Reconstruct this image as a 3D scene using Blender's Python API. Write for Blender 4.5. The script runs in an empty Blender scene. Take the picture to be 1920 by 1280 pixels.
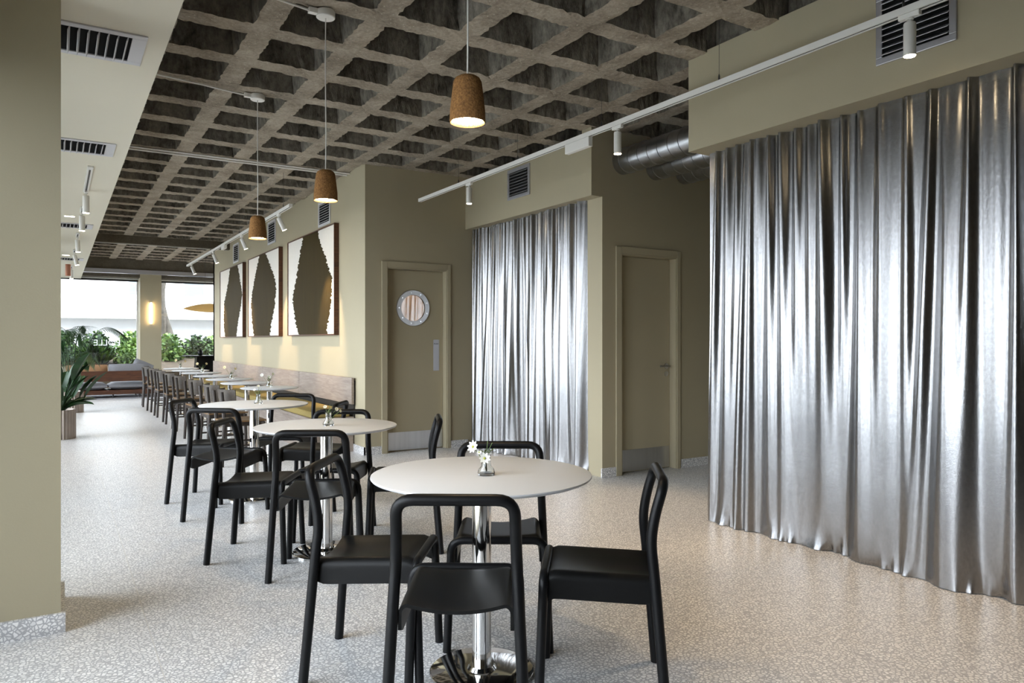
import bpy, bmesh, math, random
from mathutils import Vector, Matrix
from math import sin, cos, pi, radians, sqrt, exp
rnd = random.Random(7)
C = bpy.context.scene.collection
SC = bpy.context.scene

# ------------------------------------------------------------------ camera
F_PX = 1370.0
YAW = math.atan(852.0 / F_PX)
cam = bpy.data.cameras.new('camera')
cam.sensor_width = 36.0
cam.lens = F_PX / 1920.0 * 36.0
cam.clip_start = 0.05
cam_ob = bpy.data.objects.new('camera', cam)
C.objects.link(cam_ob)
cam_ob.location = (0, 0, 1.24)
cam_ob.rotation_euler = (radians(90), 0, -YAW)
SC.camera = cam_ob

# ------------------------------------------------------------------ view, world, daylight
SC.view_settings.view_transform = 'Standard'
SC.view_settings.look = 'None'
SC.view_settings.gamma = 1.0
SC.view_settings.use_curve_mapping = False
SC.view_settings.exposure = 1.42
try:
    SC.cycles.use_denoising = True
    SC.cycles.max_bounces = 10
    SC.cycles.diffuse_bounces = 5
    SC.cycles.glossy_bounces = 4
    SC.cycles.transparent_max_bounces = 12
    SC.cycles.sample_clamp_indirect = 6.0
    SC.cycles.caustics_reflective = False
    SC.cycles.caustics_refractive = False
except Exception:
    pass
SKY = 4.4
world = bpy.data.worlds.new('overcast_sky')
SC.world = world
world.use_nodes = True
nt = world.node_tree
nt.nodes.clear()
wo = nt.nodes.new('ShaderNodeOutputWorld')
bg = nt.nodes.new('ShaderNodeBackground')
tc = nt.nodes.new('ShaderNodeTexCoord')
sx = nt.nodes.new('ShaderNodeSeparateXYZ')
cr = nt.nodes.new('ShaderNodeValToRGB')
cr.color_ramp.elements[0].position = 0.46
cr.color_ramp.elements[0].color = (0.30, 0.30, 0.29, 1)
cr.color_ramp.elements[1].position = 0.505
cr.color_ramp.elements[1].color = (0.70, 0.745, 0.83, 1)
for pos_, col_ in ((0.58, (0.78, 0.83, 0.93)), (0.68, (0.82, 0.88, 0.98)), (0.80, (0.80, 0.87, 0.97)), (1.0, (0.80, 0.87, 0.98))):
    e = cr.color_ramp.elements.new(pos_)
    e.color = (*col_, 1)
mr = nt.nodes.new('ShaderNodeMapRange')
mr.inputs[1].default_value = -1
mr.inputs[2].default_value = 1
nt.links.new(tc.outputs['Generated'], sx.inputs[0])
nt.links.new(sx.outputs[2], mr.inputs[0])
nt.links.new(mr.outputs[0], cr.inputs[0])
nt.links.new(cr.outputs[0], bg.inputs[0])
bg.inputs[1].default_value = SKY
nt.links.new(bg.outputs[0], wo.inputs[0])

WLEFT = -0.5      # window wall on the left
def portal(name, loc, rot, sx_, sy_):
    l = bpy.data.lights.new(name, 'AREA')
    l.shape = 'RECTANGLE'
    l.size, l.size_y = sx_, sy_
    l.cycles.is_portal = True
    o = bpy.data.objects.new(name, l)
    C.objects.link(o)
    o.location = loc
    o.rotation_euler = rot
portal('daylight_opening', (WLEFT - 0.25, 2.03, 1.24), (radians(90), 0, radians(-90)), 3.26, 2.36)
portal('daylight_opening', (WLEFT - 0.25, 8.18, 1.37), (radians(90), 0, radians(-90)), 8.0, 2.6)
portal('daylight_opening', (WLEFT - 0.25, 16.3, 1.37), (radians(90), 0, radians(-90)), 7.3, 2.6)
portal('daylight_opening', (2.9, 20.12, 1.4), (radians(-90), 0, 0), 6.8, 2.6)

def warm_spot(name, parent, loc, power, size=70, blend=0.6, target=None, col=(1.0, 0.72, 0.44), rad=0.03):
    l = bpy.data.lights.new(name, 'SPOT')
    l.energy = power
    l.color = col
    l.spot_size = radians(size)
    l.spot_blend = blend
    l.shadow_soft_size = rad
    o = bpy.data.objects.new(name, l)
    C.objects.link(o)
    o.parent = parent
    o.location = loc
    return o

# ------------------------------------------------------------------ materials
def nmat(name):
    m = bpy.data.materials.new(name)
    m.use_nodes = True
    t = m.node_tree
    return m, t, t.nodes['Principled BSDF']
def lin(r, g, b):
    f = lambda c: (c / 255 / 12.92) if c / 255 <= 0.04045 else ((c / 255 + 0.055) / 1.055) ** 2.4
    return (f(r), f(g), f(b), 1)
def mat(name, col, rough=0.5, metal=0.0, var=0.0, scale=6.0, bump=0.0, bscale=40.0, spec=0.5, stretch=None, trans=0.0, ior=1.45):
    m, t, p = nmat(name)
    p.inputs['Roughness'].default_value = rough
    p.inputs['Metallic'].default_value = metal
    p.inputs['Specular IOR Level'].default_value = spec
    p.inputs['Transmission Weight'].default_value = trans
    p.inputs['IOR'].default_value = ior
    co = t.nodes.new('ShaderNodeTexCoord')
    mp = t.nodes.new('ShaderNodeMapping')
    t.links.new(co.outputs['Object'], mp.inputs[0])
    if stretch: mp.inputs['Scale'].default_value = stretch
    n = t.nodes.new('ShaderNodeTexNoise')
    n.inputs['Scale'].default_value = scale
    n.inputs['Detail'].default_value = 5
    t.links.new(mp.outputs[0], n.inputs[0])
    r = t.nodes.new('ShaderNodeValToRGB')
    r.color_ramp.elements[0].position = 0.3
    r.color_ramp.elements[1].position = 0.7
    r.color_ramp.elements[0].color = tuple(c * (1 - var) for c in col[:3]) + (1,)
    r.color_ramp.elements[1].color = tuple(min(1, c * (1 + var)) for c in col[:3]) + (1,)
    t.links.new(n.outputs[0], r.inputs[0])
    t.links.new(r.outputs[0], p.inputs['Base Color'])
    if bump:
        n2 = t.nodes.new('ShaderNodeTexNoise')
        n2.inputs['Scale'].default_value = bscale
        n2.inputs['Detail'].default_value = 6
        t.links.new(mp.outputs[0], n2.inputs[0])
        b = t.nodes.new('ShaderNodeBump')
        b.inputs['Strength'].default_value = bump
        b.inputs['Distance'].default_value = 0.01
        t.links.new(n2.outputs[0], b.inputs['Height'])
        t.links.new(b.outputs[0], p.inputs['Normal'])
    return m
def emat(name, col, strength):
    m, t, p = nmat(name)
    p.inputs['Base Color'].default_value = (*col, 1)
    p.inputs['Emission Color'].default_value = (*col, 1)
    p.inputs['Emission Strength'].default_value = strength
    return m
def wood(name, c1, c2, scale=3.0, stretch=(1, 12, 12), rough=0.45):
    m, t, p = nmat(name)
    co = t.nodes.new('ShaderNodeTexCoord'); mp = t.nodes.new('ShaderNodeMapping')
    mp.inputs['Scale'].default_value = stretch
    t.links.new(co.outputs['Object'], mp.inputs[0])
    n = t.nodes.new('ShaderNodeTexNoise'); n.inputs['Scale'].default_value = scale
    n.inputs['Detail'].default_value = 8; n.inputs['Distortion'].default_value = 1.2
    t.links.new(mp.outputs[0], n.inputs[0])
    r = t.nodes.new('ShaderNodeValToRGB')
    r.color_ramp.elements[0].position = 0.35; r.color_ramp.elements[1].position = 0.68
    r.color_ramp.elements[0].color = c1; r.color_ramp.elements[1].color = c2
    t.links.new(n.outputs[0], r.inputs[0]); t.links.new(r.outputs[0], p.inputs['Base Color'])
    p.inputs['Roughness'].default_value = rough
    return m
def terrazzo(name, grout):
    m, t, p = nmat(name)
    L = t.links.new
    co = t.nodes.new('ShaderNodeTexCoord')
    nz = t.nodes.new('ShaderNodeTexNoise'); nz.inputs['Scale'].default_value = 30
    L(co.outputs['Object'], nz.inputs[0])
    mx = t.nodes.new('ShaderNodeMix'); mx.data_type = 'VECTOR'; mx.inputs[0].default_value = 0.02
    L(co.outputs['Object'], mx.inputs[4]); L(nz.outputs['Color'], mx.inputs[5])
    v = t.nodes.new('ShaderNodeTexVoronoi'); v.feature = 'DISTANCE_TO_EDGE'; v.inputs['Scale'].default_value = 62
    vc = t.nodes.new('ShaderNodeTexVoronoi'); vc.inputs['Scale'].default_value = 62
    L(mx.outputs[1], v.inputs[0]); L(mx.outputs[1], vc.inputs[0])
    r = t.nodes.new('ShaderNodeValToRGB')
    r.color_ramp.elements[0].position = 0.08; r.color_ramp.elements[1].position = 0.19
    L(v.outputs['Distance'], r.inputs[0])
    rc = t.nodes.new('ShaderNodeValToRGB')
    sep = t.nodes.new('ShaderNodeSeparateColor'); L(vc.outputs['Color'], sep.inputs[0])
    rc.color_ramp.elements[0].position = 0.0; rc.color_ramp.elements[0].color = lin(224, 223, 222)
    rc.color_ramp.elements[1].position = 0.6; rc.color_ramp.elements[1].color = lin(245, 244, 243)
    L(sep.outputs[0], rc.inputs[0])
    cm = t.nodes.new('ShaderNodeMix'); cm.data_type = 'RGBA'
    cm.inputs[6].default_value = lin(178, 178, 180)
    L(r.outputs[0], cm.inputs[0]); L(rc.outputs[0], cm.inputs[7])
    out = cm.outputs[2]
    if grout:
        sp = t.nodes.new('ShaderNodeSeparateXYZ'); L(co.outputs['Object'], sp.inputs[0])
        masks = []
        for ax, off in ((0, 0.333), (1, 1.92)):
            a = t.nodes.new('ShaderNodeMath'); a.operation = 'SUBTRACT'; a.inputs[1].default_value = off - 0.82 * 20
            L(sp.outputs[ax], a.inputs[0])
            b = t.nodes.new('ShaderNodeMath'); b.operation = 'MODULO'; b.inputs[1].default_value = 0.82
            L(a.outputs[0], b.inputs[0])
            c = t.nodes.new('ShaderNodeMath'); c.operation = 'LESS_THAN'; c.inputs[1].default_value = 0.0035
            L(b.outputs[0], c.inputs[0]); masks.append(c)
        mm = t.nodes.new('ShaderNodeMath'); mm.operation = 'MAXIMUM'
        L(masks[0].outputs[0], mm.inputs[0]); L(masks[1].outputs[0], mm.inputs[1])
        gm = t.nodes.new('ShaderNodeMix'); gm.data_type = 'RGBA'
        gm.inputs[7].default_value = lin(205, 202, 196)
        L(mm.outputs[0], gm.inputs[0]); L(out, gm.inputs[6]); out = gm.outputs[2]
    L(out, p.inputs['Base Color'])
    n = t.nodes.new('ShaderNodeTexNoise'); n.inputs['Scale'].default_value = 3
    L(co.outputs['Object'], n.inputs[0])
    mr = t.nodes.new('ShaderNodeMapRange'); mr.inputs[3].default_value = 0.31; mr.inputs[4].default_value = 0.36
    L(n.outputs[0], mr.inputs[0]); L(mr.outputs[0], p.inputs['Roughness'])
    return m
def concrete(name, c1, c2, scale, bump, bscale, specks=0.0, streak=(1, 1, 1)):
    m, t, p = nmat(name); L = t.links.new
    p.inputs['Roughness'].default_value = 0.85; p.inputs['Specular IOR Level'].default_value = 0.25
    co = t.nodes.new('ShaderNodeTexCoord'); mp = t.nodes.new('ShaderNodeMapping'); mp.inputs['Scale'].default_value = streak
    L(co.outputs['Object'], mp.inputs[0])
    a = t.nodes.new('ShaderNodeTexNoise'); a.inputs['Scale'].default_value = scale; a.inputs['Detail'].default_value = 8; a.inputs['Roughness'].default_value = 0.65
    b = t.nodes.new('ShaderNodeTexNoise'); b.inputs['Scale'].default_value = bscale; b.inputs['Detail'].default_value = 8; b.inputs['Roughness'].default_value = 0.7
    L(mp.outputs[0], a.inputs[0]); L(mp.outputs[0], b.inputs[0])
    mx = t.nodes.new('ShaderNodeMix'); mx.inputs[0].default_value = 0.45
    L(a.outputs[0], mx.inputs[2]); L(b.outputs[0], mx.inputs[3])
    r = t.nodes.new('ShaderNodeValToRGB'); r.color_ramp.elements[0].position = 0.36; r.color_ramp.elements[1].position = 0.64
    r.color_ramp.elements[0].color = c1; r.color_ramp.elements[1].color = c2
    L(mx.outputs[0], r.inputs[0]); out = r.outputs[0]
    if specks:
        v = t.nodes.new('ShaderNodeTexVoronoi'); v.inputs['Scale'].default_value = 30; L(co.outputs['Object'], v.inputs[0])
        c = t.nodes.new('ShaderNodeMath'); c.operation = 'LESS_THAN'; c.inputs[1].default_value = specks; L(v.outputs['Distance'], c.inputs[0])
        q = t.nodes.new('ShaderNodeMix'); q.data_type = 'RGBA'; q.inputs[7].default_value = lin(186, 178, 162); L(c.outputs[0], q.inputs[0]); L(out, q.inputs[6]); out = q.outputs[2]
    L(out, p.inputs['Base Color'])
    bp = t.nodes.new('ShaderNodeBump'); bp.inputs['Strength'].default_value = bump; bp.inputs['Distance'].default_value = 0.02
    L(mx.outputs[0], bp.inputs['Height']); L(bp.outputs[0], p.inputs['Normal'])
    return m
def cloth_silver(name):
    m, t, p = nmat(name)
    L = t.links.new
    p.inputs['Metallic'].default_value = 1.0
    p.inputs['Roughness'].default_value = 0.25
    co = t.nodes.new('ShaderNodeTexCoord')
    n = t.nodes.new('ShaderNodeTexNoise'); n.inputs['Scale'].default_value = 90; n.inputs['Detail'].default_value = 4
    mp = t.nodes.new('ShaderNodeMapping'); mp.inputs['Scale'].default_value = (1, 1, 0.45)
    L(co.outputs['Object'], mp.inputs[0]); L(mp.outputs[0], n.inputs[0])
    n2 = t.nodes.new('ShaderNodeTexNoise'); n2.inputs['Scale'].default_value = 320; n2.inputs['Detail'].default_value = 3
    L(co.outputs['Object'], n2.inputs[0])
    b = t.nodes.new('ShaderNodeBump'); b.inputs['Strength'].default_value = 0.07; b.inputs['Distance'].default_value = 0.01
    b2 = t.nodes.new('ShaderNodeBump'); b2.inputs['Strength'].default_value = 0.12; b2.inputs['Distance'].default_value = 0.004
    L(n.outputs[0], b.inputs['Height']); L(n2.outputs[0], b2.inputs['Height']); L(b.outputs[0], b2.inputs['Normal'])
    L(b2.outputs[0], p.inputs['Normal'])
    r = t.nodes.new('ShaderNodeValToRGB')
    r.color_ramp.elements[0].color = (0.24, 0.24, 0.243, 1); r.color_ramp.elements[1].color = (0.37, 0.37, 0.374, 1)
    L(n.outputs[0], r.inputs[0]); L(r.outputs[0], p.inputs['Base Color'])
    return m
def pane_mat(name, refl=0.08):
    m = bpy.data.materials.new(name); m.use_nodes = True
    t = m.node_tree; t.nodes.clear()
    o = t.nodes.new('ShaderNodeOutputMaterial'); mx = t.nodes.new('ShaderNodeMixShader')
    tr = t.nodes.new('ShaderNodeBsdfTransparent'); gl = t.nodes.new('ShaderNodeBsdfGlossy')
    gl.inputs['Roughness'].default_value = 0.02
    tr.inputs[0].default_value = (0.97, 0.98, 0.97, 1)
    fr = t.nodes.new('ShaderNodeFresnel'); fr.inputs[0].default_value = 1.3
    ml = t.nodes.new('ShaderNodeMath'); ml.operation = 'ADD'; ml.inputs[1].default_value = refl - 0.02
    t.links.new(fr.outputs[0], ml.inputs[0]); t.links.new(ml.outputs[0], mx.inputs[0])
    t.links.new(tr.outputs[0], mx.inputs[1]); t.links.new(gl.outputs[0], mx.inputs[2])
    t.links.new(mx.outputs[0], o.inputs[0])
    return m

M = {}
M['paint'] = mat('khaki_wall_paint', lin(172, 163, 138), 0.6, var=0.02, scale=2, bump=0.04, bscale=120, spec=0.3)
M['cream'] = mat('cream_soffit_paint', lin(224, 218, 199), 0.6, var=0.01, scale=2, spec=0.3)
M['floor'] = terrazzo('terrazzo_floor', True)
M['terr'] = terrazzo('terrazzo_skirting', False)
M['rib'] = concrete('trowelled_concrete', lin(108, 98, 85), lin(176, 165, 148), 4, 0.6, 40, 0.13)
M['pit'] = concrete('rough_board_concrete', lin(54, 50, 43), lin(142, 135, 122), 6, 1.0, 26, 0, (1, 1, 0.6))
M['beam'] = concrete('beam_concrete', lin(86, 79, 68), lin(110, 103, 90), 3, 0.3, 30)
M['silver'] = cloth_silver('silver_lame_cloth')
M['black'] = mat('matt_black_lacquer', (0.004, 0.004, 0.0044, 1), 0.40, var=0.05, spec=0.24)
M['seatblk'] = mat('black_seat_lacquer', (0.0045, 0.0045, 0.0044, 1), 0.42, var=0.05, spec=0.22)
M['white'] = mat('white_laminate', lin(210, 211, 213), 0.4, var=0.01, spec=0.4)
M['wmetal'] = mat('white_powder_coat', lin(228, 226, 220), 0.4, spec=0.4)
M['chrome'] = mat('polished_steel', (0.78, 0.77, 0.75, 1), 0.07, 1.0)
M['steel'] = mat('brushed_steel', (0.56, 0.56, 0.56, 1), 0.32, 1.0, var=0.06, scale=30, stretch=(1, 1, 0.05), bump=0.05, bscale=60)
M['galv'] = mat('galvanised_duct', (0.46, 0.47, 0.49, 1), 0.28, 1.0, var=0.12, scale=12)
M['alum'] = mat('anodised_aluminium', (0.50, 0.50, 0.53, 1), 0.45, 0.85)
M['ventwhite'] = mat('white_vent_metal', lin(205, 204, 206), 0.45, spec=0.4)
M['dark'] = mat('dark_void', (0.012, 0.012, 0.012, 1), 0.9, spec=0.1)
M['cork'] = mat('cork', lin(134, 97, 58), 0.85, var=0.38, scale=130, bump=0.5, bscale=140, spec=0.15)
M['cord'] = mat('white_cable', lin(222, 220, 214), 0.6)
M['wire'] = mat('grey_wire', (0.08, 0.08, 0.08, 1), 0.4, 0.6)
M['oak'] = wood('grey_washed_oak', lin(136, 123, 113), lin(160, 147, 136), 3.0, (14, 1, 10))
M['walnut'] = wood('walnut', lin(66, 38, 24), lin(98, 60, 38), 4.0, (1, 10, 10))
M['brownwood'] = wood('smoked_brown_wood', lin(33, 26, 21), lin(50, 40, 32), 5.0, (8, 8, 1))
M['brownply'] = wood('taupe_veneer', lin(52, 44, 36), lin(70, 60, 49), 5.0, (8, 1, 8))
M['tan'] = mat('tan_leather', lin(112, 86, 56), 0.5, var=0.06)
M['olivecush'] = mat('olive_cushion', lin(150, 133, 82), 0.8, var=0.06, scale=20, spec=0.2)
M['greycush'] = mat('grey_sofa_fabric', lin(138, 138, 142), 0.95, var=0.06, scale=60, bump=0.3, bscale=300, spec=0.1)
M['tancush'] = mat('tan_sofa_fabric', lin(168, 130, 98), 0.9, var=0.05, scale=60, spec=0.1)
M['rug'] = mat('grey_rug', lin(150, 150, 154), 0.95, var=0.08, scale=50, bump=0.5, bscale=300, spec=0.05)
M['bronze'] = mat('bronze_planter', (0.36, 0.31, 0.27, 1), 0.35, 0.9, var=0.08)
M['soil'] = mat('white_pebble_soil', lin(190, 188, 182), 0.9, var=0.4, scale=60)
M['leaf'] = mat('dark_glossy_leaf', lin(36, 70, 34), 0.4, var=0.35, scale=9)
M['palm'] = mat('palm_leaf', lin(44, 74, 40), 0.5, var=0.3, scale=9)
M['bush'] = mat('garden_leaf', lin(78, 106, 52), 0.6, var=0.5, scale=4)
M['bush2'] = mat('light_garden_leaf', lin(128, 156, 82), 0.6, var=0.4, scale=4)
M['bush3'] = mat('dark_garden_leaf', lin(40, 58, 38), 0.6, var=0.5, scale=4)
M['bark'] = mat('tree_bark', lin(84, 78, 70), 0.9, var=0.35, scale=7, bump=0.8, bscale=18)
M['earth'] = mat('garden_soil', lin(86, 74, 60), 0.95, var=0.2)
M['pave'] = mat('bounce_paving', lin(232, 231, 228), 0.9, var=0.06)
M['asphalt'] = mat('asphalt', lin(104, 104, 102), 0.9, var=0.08)
M['facade'] = mat('white_render', lin(244, 243, 240), 0.9, var=0.01)
M['facade2'] = mat('pale_grey_render', lin(206, 207, 208), 0.9, var=0.03)
M['facwin'] = mat('pale_window', lin(126, 134, 142), 0.2, spec=0.5)
M['frameblk'] = mat('dark_window_frame', lin(40, 38, 36), 0.5)
M['canvas'] = mat('white_canvas', lin(226, 222, 214), 0.8, var=0.02, scale=30, bump=0.1, bscale=300, spec=0.1)
M['olive'] = mat('olive_paper', lin(58, 49, 27), 0.6, var=0.10, scale=3, stretch=(1, 6, 0.5), spec=0.06)
M['rattan'] = mat('pale_rattan', lin(224, 190, 132), 0.7, var=0.15, scale=40)
_t = M['rattan'].node_tree
_p = _t.nodes['Principled BSDF']; _tl = _t.nodes.new('ShaderNodeBsdfTranslucent'); _mx = _t.nodes.new('ShaderNodeMixShader'); _mx.inputs[0].default_value = 0.8
_tl.inputs[0].default_value = lin(250, 228, 182)
_o = [n for n in _t.nodes if n.type == 'OUTPUT_MATERIAL'][0]
_t.links.new(_p.outputs[0], _mx.inputs[1]); _t.links.new(_tl.outputs[0], _mx.inputs[2]); _t.links.new(_mx.outputs[0], _o.inputs[0])
M['glass'] = mat('clear_glass', (0.97, 0.99, 0.98, 1), 0.0, trans=1.0)
M['pane'] = pane_mat('window_glass', 0.05)
M['port'] = pane_mat('porthole_glass', 0.28)
M['stem'] = mat('green_stem', lin(104, 128, 74), 0.6, var=0.2)
M['petal'] = mat('white_petal', lin(240, 240, 232), 0.6)
M['petaly'] = mat('cream_petal', lin(240, 222, 176), 0.6)
M['eye'] = mat('yellow_green_flower_eye', lin(168, 172, 70), 0.6)
M['lens'] = emat('warm_lamp_lens', (1.0, 0.78, 0.48), 55.0)
M['tube'] = emat('warm_light_tube', (1.0, 0.74, 0.42), 9.0)
M['downl'] = emat('small_downlight', (1.0, 0.86, 0.66), 6.0)
M['terra'] = mat('terracotta_shade', lin(172, 116, 92), 0.7)
M['sign'] = mat('white_vinyl_letters', lin(250, 250, 250), 0.6)
_t = M['sign'].node_tree
_p = _t.nodes['Principled BSDF']; _tl = _t.nodes.new('ShaderNodeBsdfTranslucent'); _mx = _t.nodes.new('ShaderNodeMixShader'); _mx.inputs[0].default_value = 0.6
_tl.inputs[0].default_value = (0.95, 0.95, 0.95, 1)
_o = [n for n in _t.nodes if n.type == 'OUTPUT_MATERIAL'][0]
_t.links.new(_p.outputs[0], _mx.inputs[1]); _t.links.new(_tl.outputs[0], _mx.inputs[2]); _t.links.new(_mx.outputs[0], _o.inputs[0])
M['ink'] = mat('dark_lettering', lin(70, 70, 70), 0.6)
M['room'] = mat('kitchen_paint', lin(206, 180, 142), 0.7)

# ------------------------------------------------------------------ mesh helpers
class MB:
    def __init__(s): s.v = []; s.f = []; s.mi = []; s.cm = 0
    def add(s, vs, fs):
        o = len(s.v); s.v += [tuple(p) for p in vs]
        s.f += [tuple(i + o for i in f) for f in fs]; s.mi += [s.cm] * len(fs)
        return s
    def box(s, a, b):
        (x0, y0, z0), (x1, y1, z1) = a, b
        return s.add([(x0,y0,z0),(x1,y0,z0),(x1,y1,z0),(x0,y1,z0),(x0,y0,z1),(x1,y0,z1),(x1,y1,z1),(x0,y1,z1)],
              [(0,3,2,1),(4,5,6,7),(0,1,5,4),(1,2,6,5),(2,3,7,6),(3,0,4,7)])
    def obox(s, cen, sx_, sy_, sz_, R):
        vs = []
        for dz in (-1, 1):
            for dx, dy in ((-1,-1),(1,-1),(1,1),(-1,1)):
                vs.append(Vector(cen) + R @ Vector((dx*sx_/2, dy*sy_/2, dz*sz_/2)))
        return s.add(vs, [(0,3,2,1),(4,5,6,7),(0,1,5,4),(1,2,6,5),(2,3,7,6),(3,0,4,7)])
    def tube(s, pts, r, n=10, cap=True):
        pts = [Vector(p) for p in pts]
        rs = r if isinstance(r, (list, tuple)) else [r] * len(pts)
        T = []
        for i in range(len(pts)):
            a = pts[max(0, i-1)]; b = pts[min(len(pts)-1, i+1)]
            T.append((b - a).normalized())
        up = Vector((0, 0, 1)) if abs(T[0].z) < 0.9 else Vector((1, 0, 0))
        nrm = (up - T[0] * up.dot(T[0])).normalized()
        vs = []
        for i, p in enumerate(pts):
            nrm = (nrm - T[i] * nrm.dot(T[i])).normalized()
            bi = T[i].cross(nrm)
            for k in range(n):
                a = 2 * pi * k / n
                vs.append(p + (nrm * cos(a) + bi * sin(a)) * rs[i])
        fs = []
        for i in range(len(pts) - 1):
            for k in range(n):
                fs.append((i*n+k, i*n+(k+1) % n, (i+1)*n+(k+1) % n, (i+1)*n+k))
        if cap:
            fs.append(tuple(range(n))[::-1]); fs.append(tuple((len(pts)-1)*n + k for k in range(n)))
        return s.add(vs, fs)
    def lathe(s, prof, n=32, cen=(0, 0, 0), caps=True):
        vs = []; fs = []
        for r, z in prof:
            for k in range(n):
                a = 2 * pi * k / n
                vs.append((cen[0] + r*cos(a), cen[1] + r*sin(a), cen[2] + z))
        for i in range(len(prof) - 1):
            for k in range(n):
                fs.append((i*n+k, i*n+(k+1) % n, (i+1)*n+(k+1) % n, (i+1)*n+k))
        if caps:
            fs.append(tuple(range(n))[::-1]); fs.append(tuple((len(prof)-1)*n + k for k in range(n)))
        return s.add(vs, fs)
    def sheet(s, fn, nu, nv, th=0.0):
        P = [[Vector(fn(i/nu, j/nv)) for j in range(nv+1)] for i in range(nu+1)]
        vs = [p for row in P for p in row]; W = nv + 1
        fs = [(i*W+j, (i+1)*W+j, (i+1)*W+j+1, i*W+j+1) for i in range(nu) for j in range(nv)]
        if th:
            B = []
            for i in range(nu+1):
                for j in range(nv+1):
                    du = P[min(nu, i+1)][j] - P[max(0, i-1)][j]; dv = P[i][min(nv, j+1)] - P[i][max(0, j-1)]
                    B.append(P[i][j] - du.cross(dv).normalized() * th)
            o = len(vs); vs = vs + B
            fs += [tuple(o + k for k in f[::-1]) for f in fs[:]]
            for i in range(nu):
                for j in (0, nv):
                    q = (i*W+j, (i+1)*W+j, o+(i+1)*W+j, o+i*W+j); fs.append(q if j else q[::-1])
            for j in range(nv):
                for i in (0, nu):
                    q = (i*W+j, i*W+j+1, o+i*W+j+1, o+i*W+j); fs.append(q[::-1] if i else q)
        return s.add(vs, fs)
    def prism(s, poly, axis, a, b):
        def P(u, v, w):
            return {'x': (w, u, v), 'y': (u, w, v), 'z': (u, v, w)}[axis]
        n = len(poly)
        vs = [P(u, v, a) for u, v in poly] + [P(u, v, b) for u, v in poly]
        fs = [tuple(range(n))[::-1], tuple(range(n, 2*n))] + [(k, (k+1) % n, n+(k+1) % n, n+k) for k in range(n)]
        return s.add(vs, fs)
    def build(s, name, mats, parent=None, smooth=False, bevel=0.0, loc=None):
        me = bpy.data.meshes.new(name)
        me.from_pydata(s.v, [], s.f)
        mats = mats if isinstance(mats, (list, tuple)) else [mats]
        for m in mats: me.materials.append(m)
        me.polygons.foreach_set('material_index', s.mi)
        bm = bmesh.new(); bm.from_mesh(me)
        bmesh.ops.recalc_face_normals(bm, faces=bm.faces)
        bm.to_mesh(me); bm.free()
        me.update()
        o = bpy.data.objects.new(name, me); C.objects.link(o)
        if parent: o.parent = parent
        if loc: o.location = loc
        if smooth:
            me.polygons.foreach_set('use_smooth', [True] * len(me.polygons))
            try: me.set_sharp_from_angle(angle=radians(42))
            except Exception: pass
        if bevel:
            b = o.modifiers.new('edge', 'BEVEL'); b.width = bevel; b.segments = 2; b.limit_method = 'ANGLE'
        return o

def tag(o, label, cat=None, group=None, kind=None):
    o['label'] = label
    if cat: o['category'] = cat
    if group: o['group'] = group
    if kind: o['kind'] = kind
    return o
def thing(name, label, cat, loc=(0, 0, 0), rz=0.0, group=None):
    o = bpy.data.objects.new(name, None); C.objects.link(o)
    o.empty_display_size = 0.1
    o.location = loc; o.rotation_euler = (0, 0, rz)
    return tag(o, label, cat, group)
def struct(o, label=None):
    o['kind'] = 'structure'
    if label: o['label'] = label
    return o
def dup(root, loc=None, rz=None, label=None):
    def cp(o, par):
        c = o.copy(); C.objects.link(c); c.parent = par
        for ch in list(o.children): cp(ch, c)
        return c
    r = cp(root, None)
    if loc is not None: r.location = loc
    if rz is not None: r.rotation_euler = (0, 0, rz)
    if label: r['label'] = label
    return r
def fillet(pts, rad, n=6):
    pts = [Vector(p) for p in pts]; out = [pts[0]]
    for i in range(1, len(pts) - 1):
        p = pts[i]; r = rad[i-1] if isinstance(rad, (list, tuple)) else rad
        a = (pts[i-1] - p); b = (pts[i+1] - p)
        d = min(r, a.length * 0.49, b.length * 0.49)
        A = p + a.normalized() * d; B = p + b.normalized() * d
        for k in range(n + 1):
            t = k / n
            out.append(A * (1-t)**2 + p * 2*t*(1-t) + B * t*t)
    out.append(pts[-1])
    return out

# ================================================================== THE SETTING
RIBZ = 3.175
SOFZ = 2.72
m = MB(); m.box((-0.9, -4.2, -0.12), (8.6, 20.6, 0.0))
struct(m.build('floor', M['floor']), 'pale terrazzo floor')

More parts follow.
